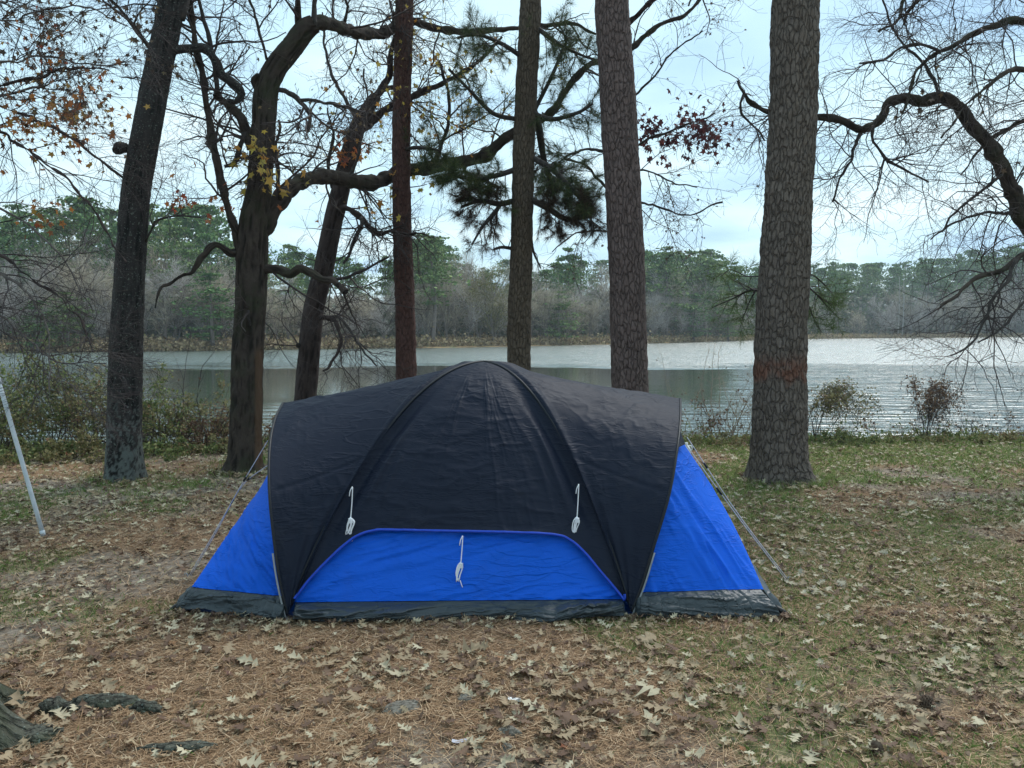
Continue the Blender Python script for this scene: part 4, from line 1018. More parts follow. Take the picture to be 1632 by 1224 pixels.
    for k, s_ in enumerate((stR, stL)):
        mb = MB(); q = s_; o_ = np.array([.05 if k == 0 else -.05, 0, 0]); tube(mb, [q - o_ * .3 + [0, 0, -.06], q + o_ * .1 + [0, 0, .02], q + o_ * .35 + [0, 0, .03], q + o_ * .45 + [0, 0, .015]], .0035, 6, 10)
        shift(mb, TB).build('peg', M['pole'], root)
make_tent()

# ------------------------------------------------------------------ loose things
def white_pole():
    b = W(69, 857, 6.17); b[2] = 0
    d = W(0, 640, 6.17) - b; d /= np.linalg.norm(d); d = d + np.array([0, .05, 0]); d /= np.linalg.norm(d)
    root = tag(empty('tent_pole', b), 'white metal pole leaning outwards at the left edge of the clearing', 'pole')
    root['label'] = 'thin white metal pole leaning over the leaves in front of the shrubs'
    m = plain_mat('white_pole_paint', (.42, .46, .48), (.55, .58, .60), 12, .35)
    for nm, a, e, r in (('lower_tube', .0, 1.25, .0165), ('upper_tube', 1.25, 2.25, .0145)):
        mb = MB(); tube(mb, [b + d * a, b + d * e], r, 16, 6); shift(mb, b).build(nm, m, root)
    mb = MB(); tube(mb, [b + d * 1.22, b + d * 1.27], .019, 16); shift(mb, b).build('collar', m, root)
    mb = MB(); tube(mb, [b + d * -.01, b + d * .035], .020, 16); shift(mb, b).build('foot_cap', m, root)
    mb = MB(); tube(mb, [b + d * 2.25, b + d * 2.31], .005, 8); shift(mb, b).build('tip_pin', M['pole'], root)
white_pole()

def revolve(mb, prof, c, ns=20):
    prof = np.array(prof, float); th = np.arange(ns) / ns * 2 * math.pi
    V = np.stack([c[0] + prof[:, :1] * np.cos(th), c[1] + prof[:, :1] * np.sin(th), c[2] + prof[:, 1:] + 0 * th], -1)
    mb.add(V.reshape(-1, 3), grid_faces(len(prof), ns, True))
def jug():
    b = W(1093, 742, 9.8); b[2] = float(height(b[0], 9.8)) + .03
    root = tag(empty('plastic_jug', b), 'small white plastic jug by the water plants behind the tent', 'jug')
    m = NT('white_plastic', .35, .4); m.b.inputs['Base Color'].default_value = (.75, .76, .76, 1)
    mb = MB(); revolve(mb, [(0, 0), (.05, 0), (.058, .01), (.058, .085), (.052, .11), (.03, .135), (.02, .15), (.02, .155)], (0, 0, 0)); mb.build('bottle_body', m.m, root)
    mb = MB(); revolve(mb, [(.022, .15), (.022, .172), (.0, .173)], (0, 0, 0)); mb.build('cap', m.m, root)
    mb = MB(); tube(mb, [(.03, 0, .135), (.065, 0, .13), (.075, 0, .09), (.055, 0, .07)], .008, 8, 12); mb.build('handle', m.m, root)
jug()

def gnd(px, py):
    """ground point under a photo position"""
    Y = CAMZ / ((py - 525) / F)
    for _ in range(3):
        p = W(px, py, Y); z = float(height(p[0], Y)); Y = (CAMZ - z) / ((py - 525) / F)
    p = W(px, py, Y); p[2] = float(height(p[0], Y)); return p

def cone(px, py, s, lab):
    b = gnd(px, py); b[2] += s * .35
    root = tag(empty('pine_cone', b), lab, 'pine cone')
    m = plain_mat('pine_cone_scale', (.06, .035, .024), (.17, .12, .085), 60, .8)
    mb = MB(); revolve(mb, [(0, -.5 * s), (.25 * s, -.4 * s), (.3 * s, 0), (.15 * s, .4 * s), (0, .5 * s)], (0, 0, 0), 10); mb.build('core', m, root)
    mb = MB(); n = 74
    tv = np.array([(-.5, 0, 0), (.5, 0, 0), (.62, .8, .12), (0, 1.1, .3), (-.62, .8, .12), (0, .55, -.14)]) ; tf = np.array([(0, 1, 2), (0, 2, 3), (0, 3, 4), (5, 2, 1), (5, 3, 2), (5, 4, 3), (5, 0, 4), (5, 1, 0)])
    k = np.arange(n); t = k / n; an = k * 2.39996; rad = s * .28 * np.sin(math.pi * (.12 + .8 * t)); z = s * (t - .5)
    pos = np.stack([rad * np.cos(an), rad * np.sin(an), z], 1); Yx = np.stack([np.cos(an), np.sin(an), .1 + .9 * (t - .2)], 1); Yx /= np.linalg.norm(Yx, axis=1, keepdims=True)
    Xx = np.stack([-np.sin(an), np.cos(an), 0 * an], 1); Mx = np.stack([Xx, Yx, np.cross(Xx, Yx)], -1)
    place(mb, tv, tf, pos, Mx, np.full(n, s * .26) * (.6 + .8 * np.sin(math.pi * t)))
    mb.build('scales', m, root, smooth=False); root.rotation_euler = (R(72), R(15), R(px))
cone(1476, 1142, .050, 'dark open pine cone in the green grass, whole and alone')
cone(1395, 1220, .042, 'second pine cone, close to the camera by the tan leaves')

def lump(name, label, cat, px, py, size, seed, mat, rotz=0, amp=.35, sink=.3):
    b = gnd(px, py); n, m_ = 70, 36
    th = np.linspace(0, 2 * math.pi, n, endpoint=False); ph = np.linspace(.02, math.pi - .02, m_)
    d = np.stack([np.sin(ph)[:, None] * np.cos(th), np.sin(ph)[:, None] * np.sin(th), np.cos(ph)[:, None] + 0 * th], -1)
    r = 1 + amp * (fbm(d[..., 0] * 2.2 + seed, d[..., 1] * 2.2, d[..., 2] * 2.2, 4) - .5) * 2 + .35 * amp * (fbm(d[..., 0] * 8 + seed, d[..., 1] * 8, d[..., 2] * 8, 3) - .5)
    V = d * r[..., None] * np.array(size); V[..., 2] -= size[2] * sink * .3
    f1, f2, cid = worley(V[..., 0] / .05 + seed, V[..., 1] / .022, V[..., 2] / .022)
    V *= (1 + .05 * (sstep(0, .3, f2 - f1) - .5))[..., None]
    att = np.ones((m_, n, 4)); att[..., 0] = sstep(0, .3, f2 - f1); att[..., 1] = cid; att[..., 2] = 0
    mb = MB(); mb.add(V.reshape(-1, 3), grid_faces(m_, n, True), att.reshape(-1, 4))
    o = mb.build(name, mat, att=True); o.location = b; o.rotation_euler[2] = rotz
    tag(o, label, cat)
lump('exposed_root', 'biggest mossy root hump near the trunk foot', 'root', 165, 1142, (.15, .06, .05), 1, M['oak_moss'], .1)
lump('exposed_root', 'rounded lichen-spotted root knob between the trunk foot and the big hump', 'root', 90, 1152, (.075, .05, .06), 2, M['oak_moss'])
lump('exposed_root', 'low mossy root end tapering away toward the tent', 'root', 235, 1150, (.075, .04, .045), 3, M['oak_moss'], -.2)
lump('exposed_root', 'low bark-covered root half buried in straw at the front of the clearing', 'root', 290, 1216, (.16, .035, .03), 4, M['oak_moss'], .05)
lump('exposed_root', 'dirt-covered root right beside the mossy trunk foot', 'root', 60, 1195, (.09, .08, .035), 5, M['oak_moss'], .5)
stone = bark_mat('grey_stone', (.07, .062, .05), (.12, .108, .09), (.24, .22, .185))
lump('stone', 'grey stone in the straw in front of the tent middle', 'stone', 742, 1131, (.036, .028, .024), 6, stone, .3, .3)
lump('stone', 'oblong grey stone just behind the nearest pale stone', 'stone', 812, 1188, (.030, .048, .028), 7, stone, 1.2, .3)
lump('stone', 'smaller pale stone just in front of the nearest grey stone', 'stone', 808, 1214, (.028, .028, .02), 8, stone, .4, .3)
lump('soil_mound', 'low dark mound of soil and straw in front of the tent', 'mound', 640, 1146, (.09, .06, .022), 9, stone, .4, .2)

def scraps():
    m = NT('paper', .6, .3); m.b.inputs['Base Color'].default_value = (.75, .75, .75, 1)
    b = gnd(820, 1135); mb = MB(); P = np.array([[x * .028, y * .016, .012 + .004 * math.sin(x * 2 + y * 3)] for x in (-1, 0, 1) for y in (-1, 0, 1)]); mb.add(P, grid_faces(3, 3))
    o = mb.build('paper_scrap', m.m, smooth=True); o.location = b; tag(o, 'tiny white paper scrap on the straw', 'litter')
    m = NT('clear_plastic', .15, .6); m.b.inputs['Base Color'].default_value = (.45, .45, .5, 1); m.b.inputs['Alpha'].default_value = 1
    b = gnd(735, 1207); mb = MB(); P = np.array([[x * .012, y * .012, .014 + .003 * math.sin(x * 1.3)] for x in range(-3, 4) for y in (-1, 0, 1)]); mb.add(P, grid_faces(7, 3))
    o = mb.build('plastic_strip', m.m); o.location = b; tag(o, 'shiny pale plastic strip lying beside the stones', 'litter')
scraps()

# ------------------------------------------------------------------ fallen leaves
def oak_leaf(seed, coarse=False):
    g = np.random.default_rng(seed)
    t = np.array([0, .10, .18, .25, .34, .44, .52, .60, .70, .79, .88, 1.0]); pat = np.array([.03, .12, .74, .46, .16, 1.0, .62, .17, .74, .40, .22, .02])
    if coarse: t = t[[0, 1, 2, 4, 5, 7, 8, 10, 11]]; pat = pat[[0, 1, 2, 4, 5, 7, 8, 10, 11]]
    nst = len(t); wide = g.uniform(.30, .44)
    wl = wide * pat * g.uniform(.8, 1.2, nst); wr = wide * pat * g.uniform(.8, 1.2, nst)
    sw = .15 * pat ** 2
    curl, bend, tw, roll = g.uniform(-.8, 1.5), g.uniform(-.5, .9), g.uniform(-.35, .35), g.uniform(-.5, .5)
    z = lambda x, y: curl * x * x + bend * (y - .5) ** 2 + tw * x * (y - .5) * 2 + roll * abs(x) ** 3 * 3 * np.sign(x)
    v = []
    for i in range(nst):
        y = t[i]; yl = min(1.03, y + sw[i]); ex = g.normal(0, .03, 2); lean = .05 * math.sin(y * 3 + seed)
        v += [(lean - wl[i], yl, z(-wl[i], yl) + ex[0]), (lean - wl[i] * .4, y + .02, z(-wl[i] * .4, y)), (lean, y, z(0, y) - .012), (lean + wr[i] * .4, y + .02, z(wr[i] * .4, y)), (lean + wr[i], yl, z(wr[i], yl) + ex[1])]
    v += [(-.008, -.25, .0), (.008, -.25, .0)]
    v = np.array(v); v[:, 1] -= .5; v[:, 2] -= v[:, 2].min()
    f = [list(q) for q in grid_faces(nst, 5)[:, ::-1]]
    f.append([len(v) - 2, len(v) - 1, 2, 1])
    return v, np.array(f)
LT = [oak_leaf(s) for s in range(60, 72)]; LTF = [oak_leaf(s, True) for s in range(80, 90)]
STARF = (STAR[0] * 1.2, STAR[1])
def leafmat(name, a, b):
    m = NT(name, .7, .25); v = m.coord('Object'); g = m.n('ShaderNodeNewGeometry')
    c = m.mix(g.outputs['Random Per Island'], a, b); nz = m.noise(v, 70, 4, .6)
    c = m.mix(m.math('MULTIPLY', nz, .45), c, tuple(x * .55 for x in a)); m.color(c); m.bump(nz, .35, .003); m.translucent(c, .12)
    return m.m
LMAT = [leafmat('leaf_pale', (.58, .51, .36), (.36, .30, .20)), leafmat('leaf_tan', (.42, .32, .20), (.27, .195, .125)), leafmat('leaf_brown', (.19, .115, .075), (.11, .065, .045))]
LNAME = ['pale tan', 'light brown', 'dark brown']
def litter_density(x, y):
    cl = fbm(x * 1.5 + 60, y * 1.9 + 8, 0, 4, 33)
    d = sstep(.40, .62, cl)
    near = .36 + 1.1 * d
    far = .75 + .5 * d
    k = sstep(5, 8.5, y)
    lf = sstep(-.3, -2.2, x) * sstep(4.6, 5.6, y)
    return np.clip(near * (1 - k) + far * k + .55 * lf * (.4 + .6 * d), 0, 1.6)
def in_tent(x, y):
    return (y > 4.40) & (y < 6.4) & (x > -1.86 + .08 * (y - 4.4)) & (x < 1.44 + .08 * (y - 4.4))
def scatter(n, y0, y1, g, dens=None, power=1.0, wide=.70):
    out = np.zeros((0, 2))
    while len(out) < n:
        y = y0 + (y1 - y0) * g.random(n * 3) ** power; x = g.uniform(-1, 1, n * 3) * (wide * y1)
        ok = (np.abs(x) < wide * y + .6) & ~in_tent(x, y) & (y < bankY(x) + .2)
        if dens is not None: ok &= g.random(n * 3) * 1.6 < dens(x, y)
        out = np.vstack([out, np.stack([x, y], 1)[ok]])
    return out[:n]
def leaves():
    g = np.random.default_rng(5)
    # the nearest ones, each an object
    pts = scatter(285, 2.55, 4.15, g, litter_density, 1.0, .66)
    protos = {}
    where = [('fallen on the straw before the tent, mossy-trunk half', lambda x, y: x < -.9), ('on the straw before the tent middle', lambda x, y: x < .55), ('on the green patches before the tent, pine-cone half', lambda x, y: True)]
    for i, (x, y) in enumerate(pts):
        k = g.choice(3, p=[.34, .42, .24]); s = int(g.integers(12)); key = (k, s)
        if key not in protos:
            mb = MB(); mb.add(*LT[s]); o = mb.build('fallen_leaf', LMAT[k], smooth=True); protos[key] = o
        else:
            o = protos[key].copy(); COL.objects.link(o)
        sc = .05 + .085 * g.random() ** 1.5; o.scale = (sc, sc, sc * g.uniform(.6, 1.3))
        o.rotation_euler = (g.normal(0, .22), g.normal(0, .22), g.uniform(0, 6.28))
        if g.random() < .18: o.rotation_euler[0] += math.pi; 
        o.location = (x, y, float(height(x, y)) + g.uniform(.006, .022))
        w = next(t for t, f in where if f(x, y))
        tag(o, f'{LNAME[k]} lobed oak leaf {w}', 'fallen leaf', f'{LNAME[k]} oak leaves {w}')
    # all the others as litter
    n_all = [5200, 5600, 4200]
    mbs = [MB(), MB(), MB()]
    for (y0, y1, n, tl, sz) in ((1.9, 4.4, 4600, LT, (.02, .08)), (4.2, 7.5, 5600, LT, (.035, .085)), (7.0, 12.2, 10500, LTF, (.035, .085))):
        p = scatter(n, y0, y1, g, litter_density if y1 < 12 else None, 1.0)
        z = height(p[:, 0], p[:, 1]) + g.uniform(.004, .022, n); pos = np.column_stack([p, z])
        k = g.choice(3, n, p=[.32, .44, .24] if y0 > 3 else [.15, .45, .40]); t = g.integers(0, len(tl), n); Mx = rand_rot(n, .26, g); sc = g.uniform(*sz, n)
        for a in range(3):
            for b in range(len(tl)):
                q = (k == a) & (t == b); place(mbs[a], tl[b][0], tl[b][1], pos[q], Mx[q], sc[q])
    n = 700; a = g.random(n); ex = np.array([[-1.95, 4.44], [-1.2, 4.29], [.66, 4.34], [1.56, 4.33]]); ii = g.choice(3, n, p=[.22, .5, .28]); q = ex[ii] * (1 - a[:, None]) + ex[ii + 1] * a[:, None]; q[:, 1] -= g.exponential(.035, n)
    pos = np.column_stack([q, height(q[:, 0], q[:, 1]) + g.uniform(.004, .03, n)]); t = g.integers(0, len(LT), n); k = g.choice(3, n, p=[.2, .4, .4]); Mx = rand_rot(n, .5, g); sc = g.uniform(.015, .06, n)
    for a_ in range(3):
        for b_ in range(len(LT)):
            w_ = (k == a_) & (t == b_); place(mbs[a_], LT[b_][0], LT[b_][1], pos[w_], Mx[w_], sc[w_])
    for px_, Y_, rr_ in ((1242, 8.36, .36), (199, 8.5, .26), (388, 9.0, .26)):
        n = 170; c_ = W(px_, 700, Y_); an = g.uniform(0, 6.28, n); ra = rr_ + g.exponential(.08, n); x = c_[0] + ra * np.cos(an); y = Y_ + ra * np.sin(an); pos = np.column_stack([x, y, height(x, y) + g.uniform(.005, .04, n)])
        t = g.integers(0, len(LT), n); k = g.choice(3, n); Mx = rand_rot(n, .5, g); sc = g.uniform(.04, .09, n)
        for a_ in range(3):
            for b_ in range(len(LT)):
                w_ = (k == a_) & (t == b_); place(mbs[a_], LT[b_][0], LT[b_][1], pos[w_], Mx[w_], sc[w_])
    # some rusty star leaves
    p = scatter(900, 2.4, 11, g, litter_density); pos = np.column_stack([p, height(p[:, 0], p[:, 1]) + .012])
    Mx = rand_rot(900, .3, g); mr = MB(); place(mr, *STARF, pos, Mx @ np.array([[1., 0, 0], [0, 1, 0], [0, 0, 1]]), g.uniform(.035, .075, 900))
    for a in range(3): tag(mbs[a].build('leaf_litter', LMAT[a]), kind='stuff')
    tag(mr.build('leaf_litter', island_mat('leaf_rusty', [(0, (.20, .07, .035)), (.5, (.28, .15, .07)), (1, (.12, .06, .045))], .8, .1), smooth=False), kind='stuff')
leaves()

def fine_litter():
    g = np.random.default_rng(9)
    # pine straw: long thin needles lying criss-cross
    n = 90000
    p = scatter(n, 2.2, 7.2, g, lambda x, y: .22 + 1.15 * straw(x, y) * (1 - .75 * grassy(x, y)), 1.15)
    a = g.uniform(0, 2 * math.pi, n); l = g.uniform(.03, .085, n) * (.7 + .12 * p[:, 1]); w = .0008 + .00022 * p[:, 1]
    z = height(p[:, 0], p[:, 1]) + g.uniform(.002, .012, n); c = np.column_stack([p, z])
    d = np.stack([np.cos(a), np.sin(a), g.normal(0, .10, n)], 1); s = np.stack([-np.sin(a), np.cos(a), 0 * a], 1)
    V = np.stack([c - d * l[:, None] - s * w[:, None], c - d * l[:, None] + s * w[:, None], c + d * l[:, None] + s * (.4 * l * g.normal(0, .25, n))[:, None]], 1)
    mb = MB(); mb.add(V.reshape(-1, 3), np.arange(n * 3).reshape(-1, 3))
    tag(mb.build('pine_straw', island_mat('pine_straw', [(0, (.10, .052, .028)), (.4, (.28, .165, .088)), (.75, (.42, .275, .16)), (1, (.55, .41, .27))], .8, .05), smooth=False), kind='stuff')
    # crumbs of broken leaf and bark
    n = 14000; p = scatter(n, 2.2, 8.5, g, None, 1.1); pos = np.column_stack([p, height(p[:, 0], p[:, 1]) + .005])
    tv = np.array([(-.5, -.3, 0), (.4, -.5, .1), (.6, .3, 0), (-.1, .6, .15), (-.5, .25, .05)]); mb = MB(); place(mb, tv, np.array([[0, 1, 2, 3, 4]]), pos, rand_rot(n, .35, g), g.uniform(.006, .022, n))
    tag(mb.build('leaf_crumbs', island_mat('crumbs', [(0, (.04, .028, .02)), (.5, (.14, .09, .06)), (.85, (.28, .22, .15)), (1, (.42, .37, .27))], .85), smooth=False), kind='stuff')
    # short grass
    def blades(n, y0, y1, hh, ww, dens, power=1.0):
        p = scatter(n, y0, y1, g, dens, power); a = g.uniform(0, 2 * math.pi, n); h = g.uniform(*hh, n)
        c = np.column_stack([p, height(p[:, 0], p[:, 1]) - .004]); s = np.stack([np.cos(a), np.sin(a), 0 * a], 1) * (ww * (.6 + .14 * p[:, 1]))[:, None]
        ln = np.stack([g.normal(0, .5, n), g.normal(0, .5, n), np.ones(n)], 1); m_ = c + ln * [.45, .45, .6] * h[:, None]; tp = c + ln * [1.3, 1.3, .9] * h[:, None]
        V = np.stack([c - s, c + s, m_ + s * .7, tp, m_ - s * .7], 1)
        mb = MB(); mb.add(V.reshape(-1, 3), np.arange(n * 5).reshape(-1, 5)); return mb
    gm = island_mat('grass', [(0, (.09, .14, .035)), (.45, (.17, .26, .07)), (.8, (.28, .33, .11)), (1, (.42, .37, .20))], .6, .3)
    tag(blades(52000, 2.3, 7, (.012, .042), .0016, lambda x, y: 1.6 * grassy(x, y) + .03).build('grass', gm, smooth=False), kind='stuff')
    tag(blades(60000, 6.5, 12.6, (.02, .06), .0018, lambda x, y: 1.4 * grassy(x, y) + .16).build('grass', gm, smooth=False), kind='stuff')
    # tufts round the tree feet
    mb = MB()
    for (px, Y, n, rad) in ((1242, 8.36, 1500, .42), (199, 8.5, 700, .32), (388, 9.0, 500, .32), (1290, 8.3, 500, .25)):
        c = W(px, 700, Y); a = g.uniform(0, 2 * math.pi, n); r = rad + g.exponential(.07, n) ; x = c[0] + r * np.cos(a); y = Y + r * np.sin(a) * .9
        h = g.uniform(.03, .10, n); q = np.column_stack([x, y, height(x, y) - .004]); t = np.stack([np.cos(a * 7), np.sin(a * 7), 0 * a], 1) * .003
        ln = np.stack([g.normal(0, .5, n), g.normal(0, .5, n), np.ones(n)], 1) * h[:, None]
        V = np.stack([q - t, q + t, q + ln], 1); mb.add(V.reshape(-1, 3), np.arange(n * 3).reshape(-1, 3))
    tag(mb.build('grass', gm, smooth=False), kind='stuff')
fine_litter()

# ------------------------------------------------------------------ bank vegetation
TINY = (np.array([(-.35, 0, 0), (0, -.08, .05), (.35, .1, 0), (.3, .55, .03), (0, 1, -.08), (-.3, .5, .04)]), np.array([[0, 1, 2, 3, 4, 5]]))
SHC = {
 'green': [(0, (.06, .09, .03)), (.5, (.15, .19, .065)), (.85, (.27, .28, .11)), (1, (.22, .16, .08))],
 'olive': [(0, (.10, .095, .04)), (.5, (.22, .205, .09)), (.8, (.34, .30, .15)), (1, (.24, .12, .07))],
 'brown': [(0, (.09, .05, .035)), (.5, (.17, .10, .065)), (1, (.25, .18, .11))],
}
SHM = {k: island_mat('shrub_' + k, v, .65, .3) for k, v in SHC.items()}
def shrub(name, label, cat, px, Y, h, w, kind, nst, nleaf, seed, group=None, lean=(0, 0), leafsz=(.02, .045), stem='twig', top=None, wig=.12, lv=3, grav=0.0, up=1.0, r0=.006):
    g = np.random.default_rng(seed); x = W(px, 600, Y)[0]; z = max(float(height(x, Y)), WZ - .05)
    base = np.array([x, Y, z]); root = tag(empty(name, base), label, cat, group)
    K = 9; p = np.column_stack([g.normal(0, w * .30, nst), g.normal(0, w * .22, nst), np.full(nst, -.03)])
    d = np.column_stack([p[:, 0] / w * 1.1 + lean[0], p[:, 1] / w * .9 + lean[1], np.full(nst, up)]) + g.normal(0, .2, (nst, 3)); d /= np.linalg.norm(d, axis=1, keepdims=True)
    L = h * g.uniform(.5, 1.1, nst) / (K - 1); out = [p]
    for k in range(1, K):
        d = d + g.normal(0, wig, (nst, 3)) + [lean[0] * .12, 0, grav]; d /= np.linalg.norm(d, axis=1, keepdims=True); out.append(out[-1] + d * L[:, None])
    C = np.stack(out, 1); rr = g.uniform(.6, 1.2, nst)[:, None] * r0 * (1 - .7 * np.linspace(0, 1, K))[None]
    mb = MB(); tubes(mb, C, rr, 4)
    C2, r2 = grow(C, rr, nst * 5, (h * .15, h * .5), K=6, wig=.2, rmin=.0016, rmax=.004, g=g, tmin=.15, grav=grav); tubes(mb, C2, r2, 3)
    pts = [C[:, 3:].reshape(-1, 3), C2[:, 1:].reshape(-1, 3)]
    if lv > 2:
        C3, r3 = grow(C2, r2, nst * 16, (h * .06, h * .2), K=5, wig=.25, rmin=.0013, rmax=.003, g=g, grav=grav); tubes(mb, C3, r3, 3); pts.append(C3.reshape(-1, 3))
    mb.build('stems', M[stem], root)
    if nleaf:
        P = np.vstack(pts); P = P[P[:, 2] > -.02]; q = P[g.integers(0, len(P), nleaf)] + g.normal(0, .02, (nleaf, 3))
        ml = MB(); place(ml, *TINY, q, frame_from(rand_dirs(nleaf, g) + np.array([0, 0, .2]), g), g.uniform(*leafsz, nleaf)); ml.build('foliage', SHM[kind], root, smooth=False)
    return root
G1 = 'shrubs along the near bank'
spec = [  # px, Y, h, w, kind, stems, leaves, label
 (-30, 10.4, 1.4, 1.1, 'green', 26, 3000, 'leafy green shrub behind the white pole, at the edge of the bank'),
 (45, 10.9, 1.35, .9, 'green', 26, 3400, 'tall green shrub between the white pole and the dark tree'),
 (110, 10.6, 1.1, .8, 'olive', 28, 2800, 'olive shrub in the middle of the bank thicket before the dark tree'),
 (150, 11.0, 1.25, .7, 'green', 22, 2300, 'yellow-green shrub touching the dark tree on its pole side'),
 (235, 10.9, .95, .8, 'green', 28, 2400, 'green shrub just past the dark tree, under the bare bush'),
 (285, 11.0, .95, .8, 'olive', 26, 2300, 'brownish shrub in front of the bare bush between the two trees'),
 (335, 10.9, .55, .7, 'brown', 24, 1200, 'low brown shrub by the forked tree'),
 (372, 11.3, .5, .6, 'olive', 18, 800, 'low olive shrub peeking past the forked tree'),
 (430, 11.2, .5, .5, 'brown', 14, 600, 'low brown shrub between the forked tree and the tent'),
]
for i, (px, Y, h, w, k, ns_, nl, lb) in enumerate(spec): shrub('shrub', lb, 'shrub', px, Y, h, w, k, ns_, nl, 100 + i, G1)
spec = [(20, 9.75, .30, 1.0, 'green', 30, 2200, 'ankle-high green plants under the thicket by the white pole'), (110, 9.8, .30, 1.0, 'olive', 30, 2000, 'ankle-high olive plants under the thicket by the dark tree'), (255, 10.1, .30, .9, 'green', 26, 1800, 'ankle-high green plants just beyond the dark tree'), (335, 10.3, .28, .8, 'olive', 24, 1400, 'ankle-high plants in front of the low brown shrub')]
for i, (px, Y, h, w, k, ns_, nl, lb) in enumerate(spec): shrub('low_plants', lb, 'plants', px, Y, h, w, k, ns_, nl, 140 + i, G1, wig=.25)
shrub('bare_bush', 'leafless branching bush between the dark tree and the forked tree', 'bush', 262, 10.7, 1.75, 1.0, 'brown', 9, 60, 160, None, lv=3, wig=.2, r0=.011)
shrub('bare_bush', 'thin leafless grey bush in the thicket before the dark tree', 'bush', 95, 11.0, 1.5, .9, 'brown', 8, 60, 161, None, stem='twig_grey', wig=.16, r0=.008)
shrub('bare_bush', 'pale leafless bush at the water edge between tent and thick pine', 'bush', 1160, 11.9, 1.5, 1.0, 'brown', 20, 80, 162, None, stem='twig_pale', wig=.16, lean=(.1, 0), r0=.007)
shrub('bare_bush', 'reddish twiggy bush at the water edge just right of the tent', 'bush', 1128, 11.8, .8, .6, 'brown', 12, 260, 163, None, wig=.16)
shrub('bare_bush', 'dark arching twigs just left of the thick pine by the water', 'bush', 1182, 11.6, 1.1, .5, 'brown', 5, 20, 164, None, wig=.2)
# vine-draped bushes
def vine_bush(px, Y, h, w, kind, seed, label, lean, topspread, nl):
    g = np.random.default_rng(seed); x = W(px, 600, Y)[0]; z = float(height(x, Y)); base = np.array([x, Y, z])
    root = tag(empty('vine_bush', base), label, 'bush', 'vine-draped bushes at the water edge')
    mb = MB(); n = 9; K = 9
    out = [np.column_stack([g.normal(0, w * .12, n), g.normal(0, w * .12, n), np.full(n, -.05)])]; d = np.column_stack([g.normal(0, .12, n), g.normal(0, .12, n), np.ones(n)])
    for k in range(1, K):
        d = d + g.normal(0, .12, (n, 3)) + [lean * .10 * (k > 3), 0, -.08 * (k > 4) * topspread]; d /= np.linalg.norm(d, axis=1, keepdims=True); out.append(out[-1] + d * h * 1.08 / (K - 1) * g.uniform(.8, 1.05, (n, 1)))
    C = np.stack(out, 1); rr = np.full((n, K), .006) * (1 - .6 * np.linspace(0, 1, K)); tubes(mb, C, rr, 4)
    C2, r2 = grow(C, rr, 90, (h * .12, h * .35), K=6, wig=.25, rmin=.0016, rmax=.004, g=g, tmin=.45); tubes(mb, C2, r2, 3)
    # hanging vine strands
    src = np.vstack([C[:, 4:].reshape(-1, 3), C2.reshape(-1, 3)]); m_ = 260; st = src[g.integers(0, len(src), m_)]; P = [st]; dd = np.column_stack([g.normal(lean * .4, .5, m_), g.normal(0, .4, m_), g.normal(-.2, .3, m_)])
    for k in range(7):
        dd = dd + g.normal(0, .22, (m_, 3)) + [0, 0, -.28]; dd /= np.linalg.norm(dd, axis=1, keepdims=True); P.append(P[-1] + dd * g.uniform(.02, .07, (m_, 1)) * h)
    P = np.stack(P, 1); P[..., 2] = np.maximum(P[..., 2], .0); tubes(mb, P, np.full(P.shape[:2], .0018), 3)
    mb.build('stems', M['twig'], root)
    pts = P.reshape(-1, 3); wgt = sstep(.15, .85, pts[:, 2] / h) + .06; q = pts[g.choice(len(pts), nl, p=wgt / wgt.sum())] + g.normal(0, .018, (nl, 3))
    ml = MB(); place(ml, *TINY, q, frame_from(rand_dirs(nl, g), g), g.uniform(.015, .035, nl)); ml.build('foliage', SHM[kind], root, smooth=False)
vine_bush(1298, 11.7, .98, .6, 'olive', 170, 'vine-tangled bush drooping right of the thick pine, olive and brown', 1.6, 1.2, 2300)
vine_bush(1478, 11.9, .98, .4, 'brown', 171, 'narrow mushroom-topped clump of dry brown vines by the water', .55, .6, 2100)
for i, (px, Y, h, w, st, lb) in enumerate([(1395, 12.0, .75, .3, 'twig', 'lone dark twig sapling between the two vine bushes'), (1520, 12.0, .55, .7, 'twig_grey', 'low greyish twigs right beside the mushroom-topped clump'), (1560, 12.1, .55, .6, 'twig', 'low dark twigs further along the water edge'), (1610, 12.0, .6, .8, 'twig_grey', 'low bare twigs at the right end of the visible bank'), (1445, 12.0, .4, .6, 'twig_pale', 'pale short twigs left of the mushroom-topped clump'), (1340, 12.0, .6, .6, 'twig_pale', 'pale grassy twigs under the drooping vine bush'), (1210, 12.0, .9, .5, 'twig_pale', 'tall pale dry twigs hugging the lake side of the thick pine'), (1110, 12.0, .55, .6, 'twig_pale', 'short pale dry twigs nearest the tent beside the jug')]):
    shrub('bare_bush', lb, 'bush', px, Y, h, w, 'brown', 10 if i else 1, 60, 180 + i, None, stem=st, wig=.2)
for i, (px, Y, h, w, k, lb) in enumerate([(1105, 11.0, .30, .8, 'green', 'low green plants behind the white jug'), (1165, 11.1, .32, .9, 'olive', 'low olive plants between the jug and the thick pine'), (1330, 11.2, .30, .9, 'green', 'low green plants below the drooping vine bush'), (1400, 11.3, .28, .9, 'green', 'bright low green plants between the vine bushes'), (1475, 11.4, .26, .9, 'olive', 'low plants at the foot of the mushroom-topped clump'), (1550, 11.4, .28, 1.0, 'green', 'low green plants along the bank beyond the mushroom-topped clump'), (1625, 11.5, .30, 1.0, 'olive', 'low olive plants at the far right of the bank')]):
    shrub('low_plants', lb, 'plants', px, Y, h * .62, w, k, 30, 1300, 200 + i, G1, wig=.28, leafsz=(.015, .035))
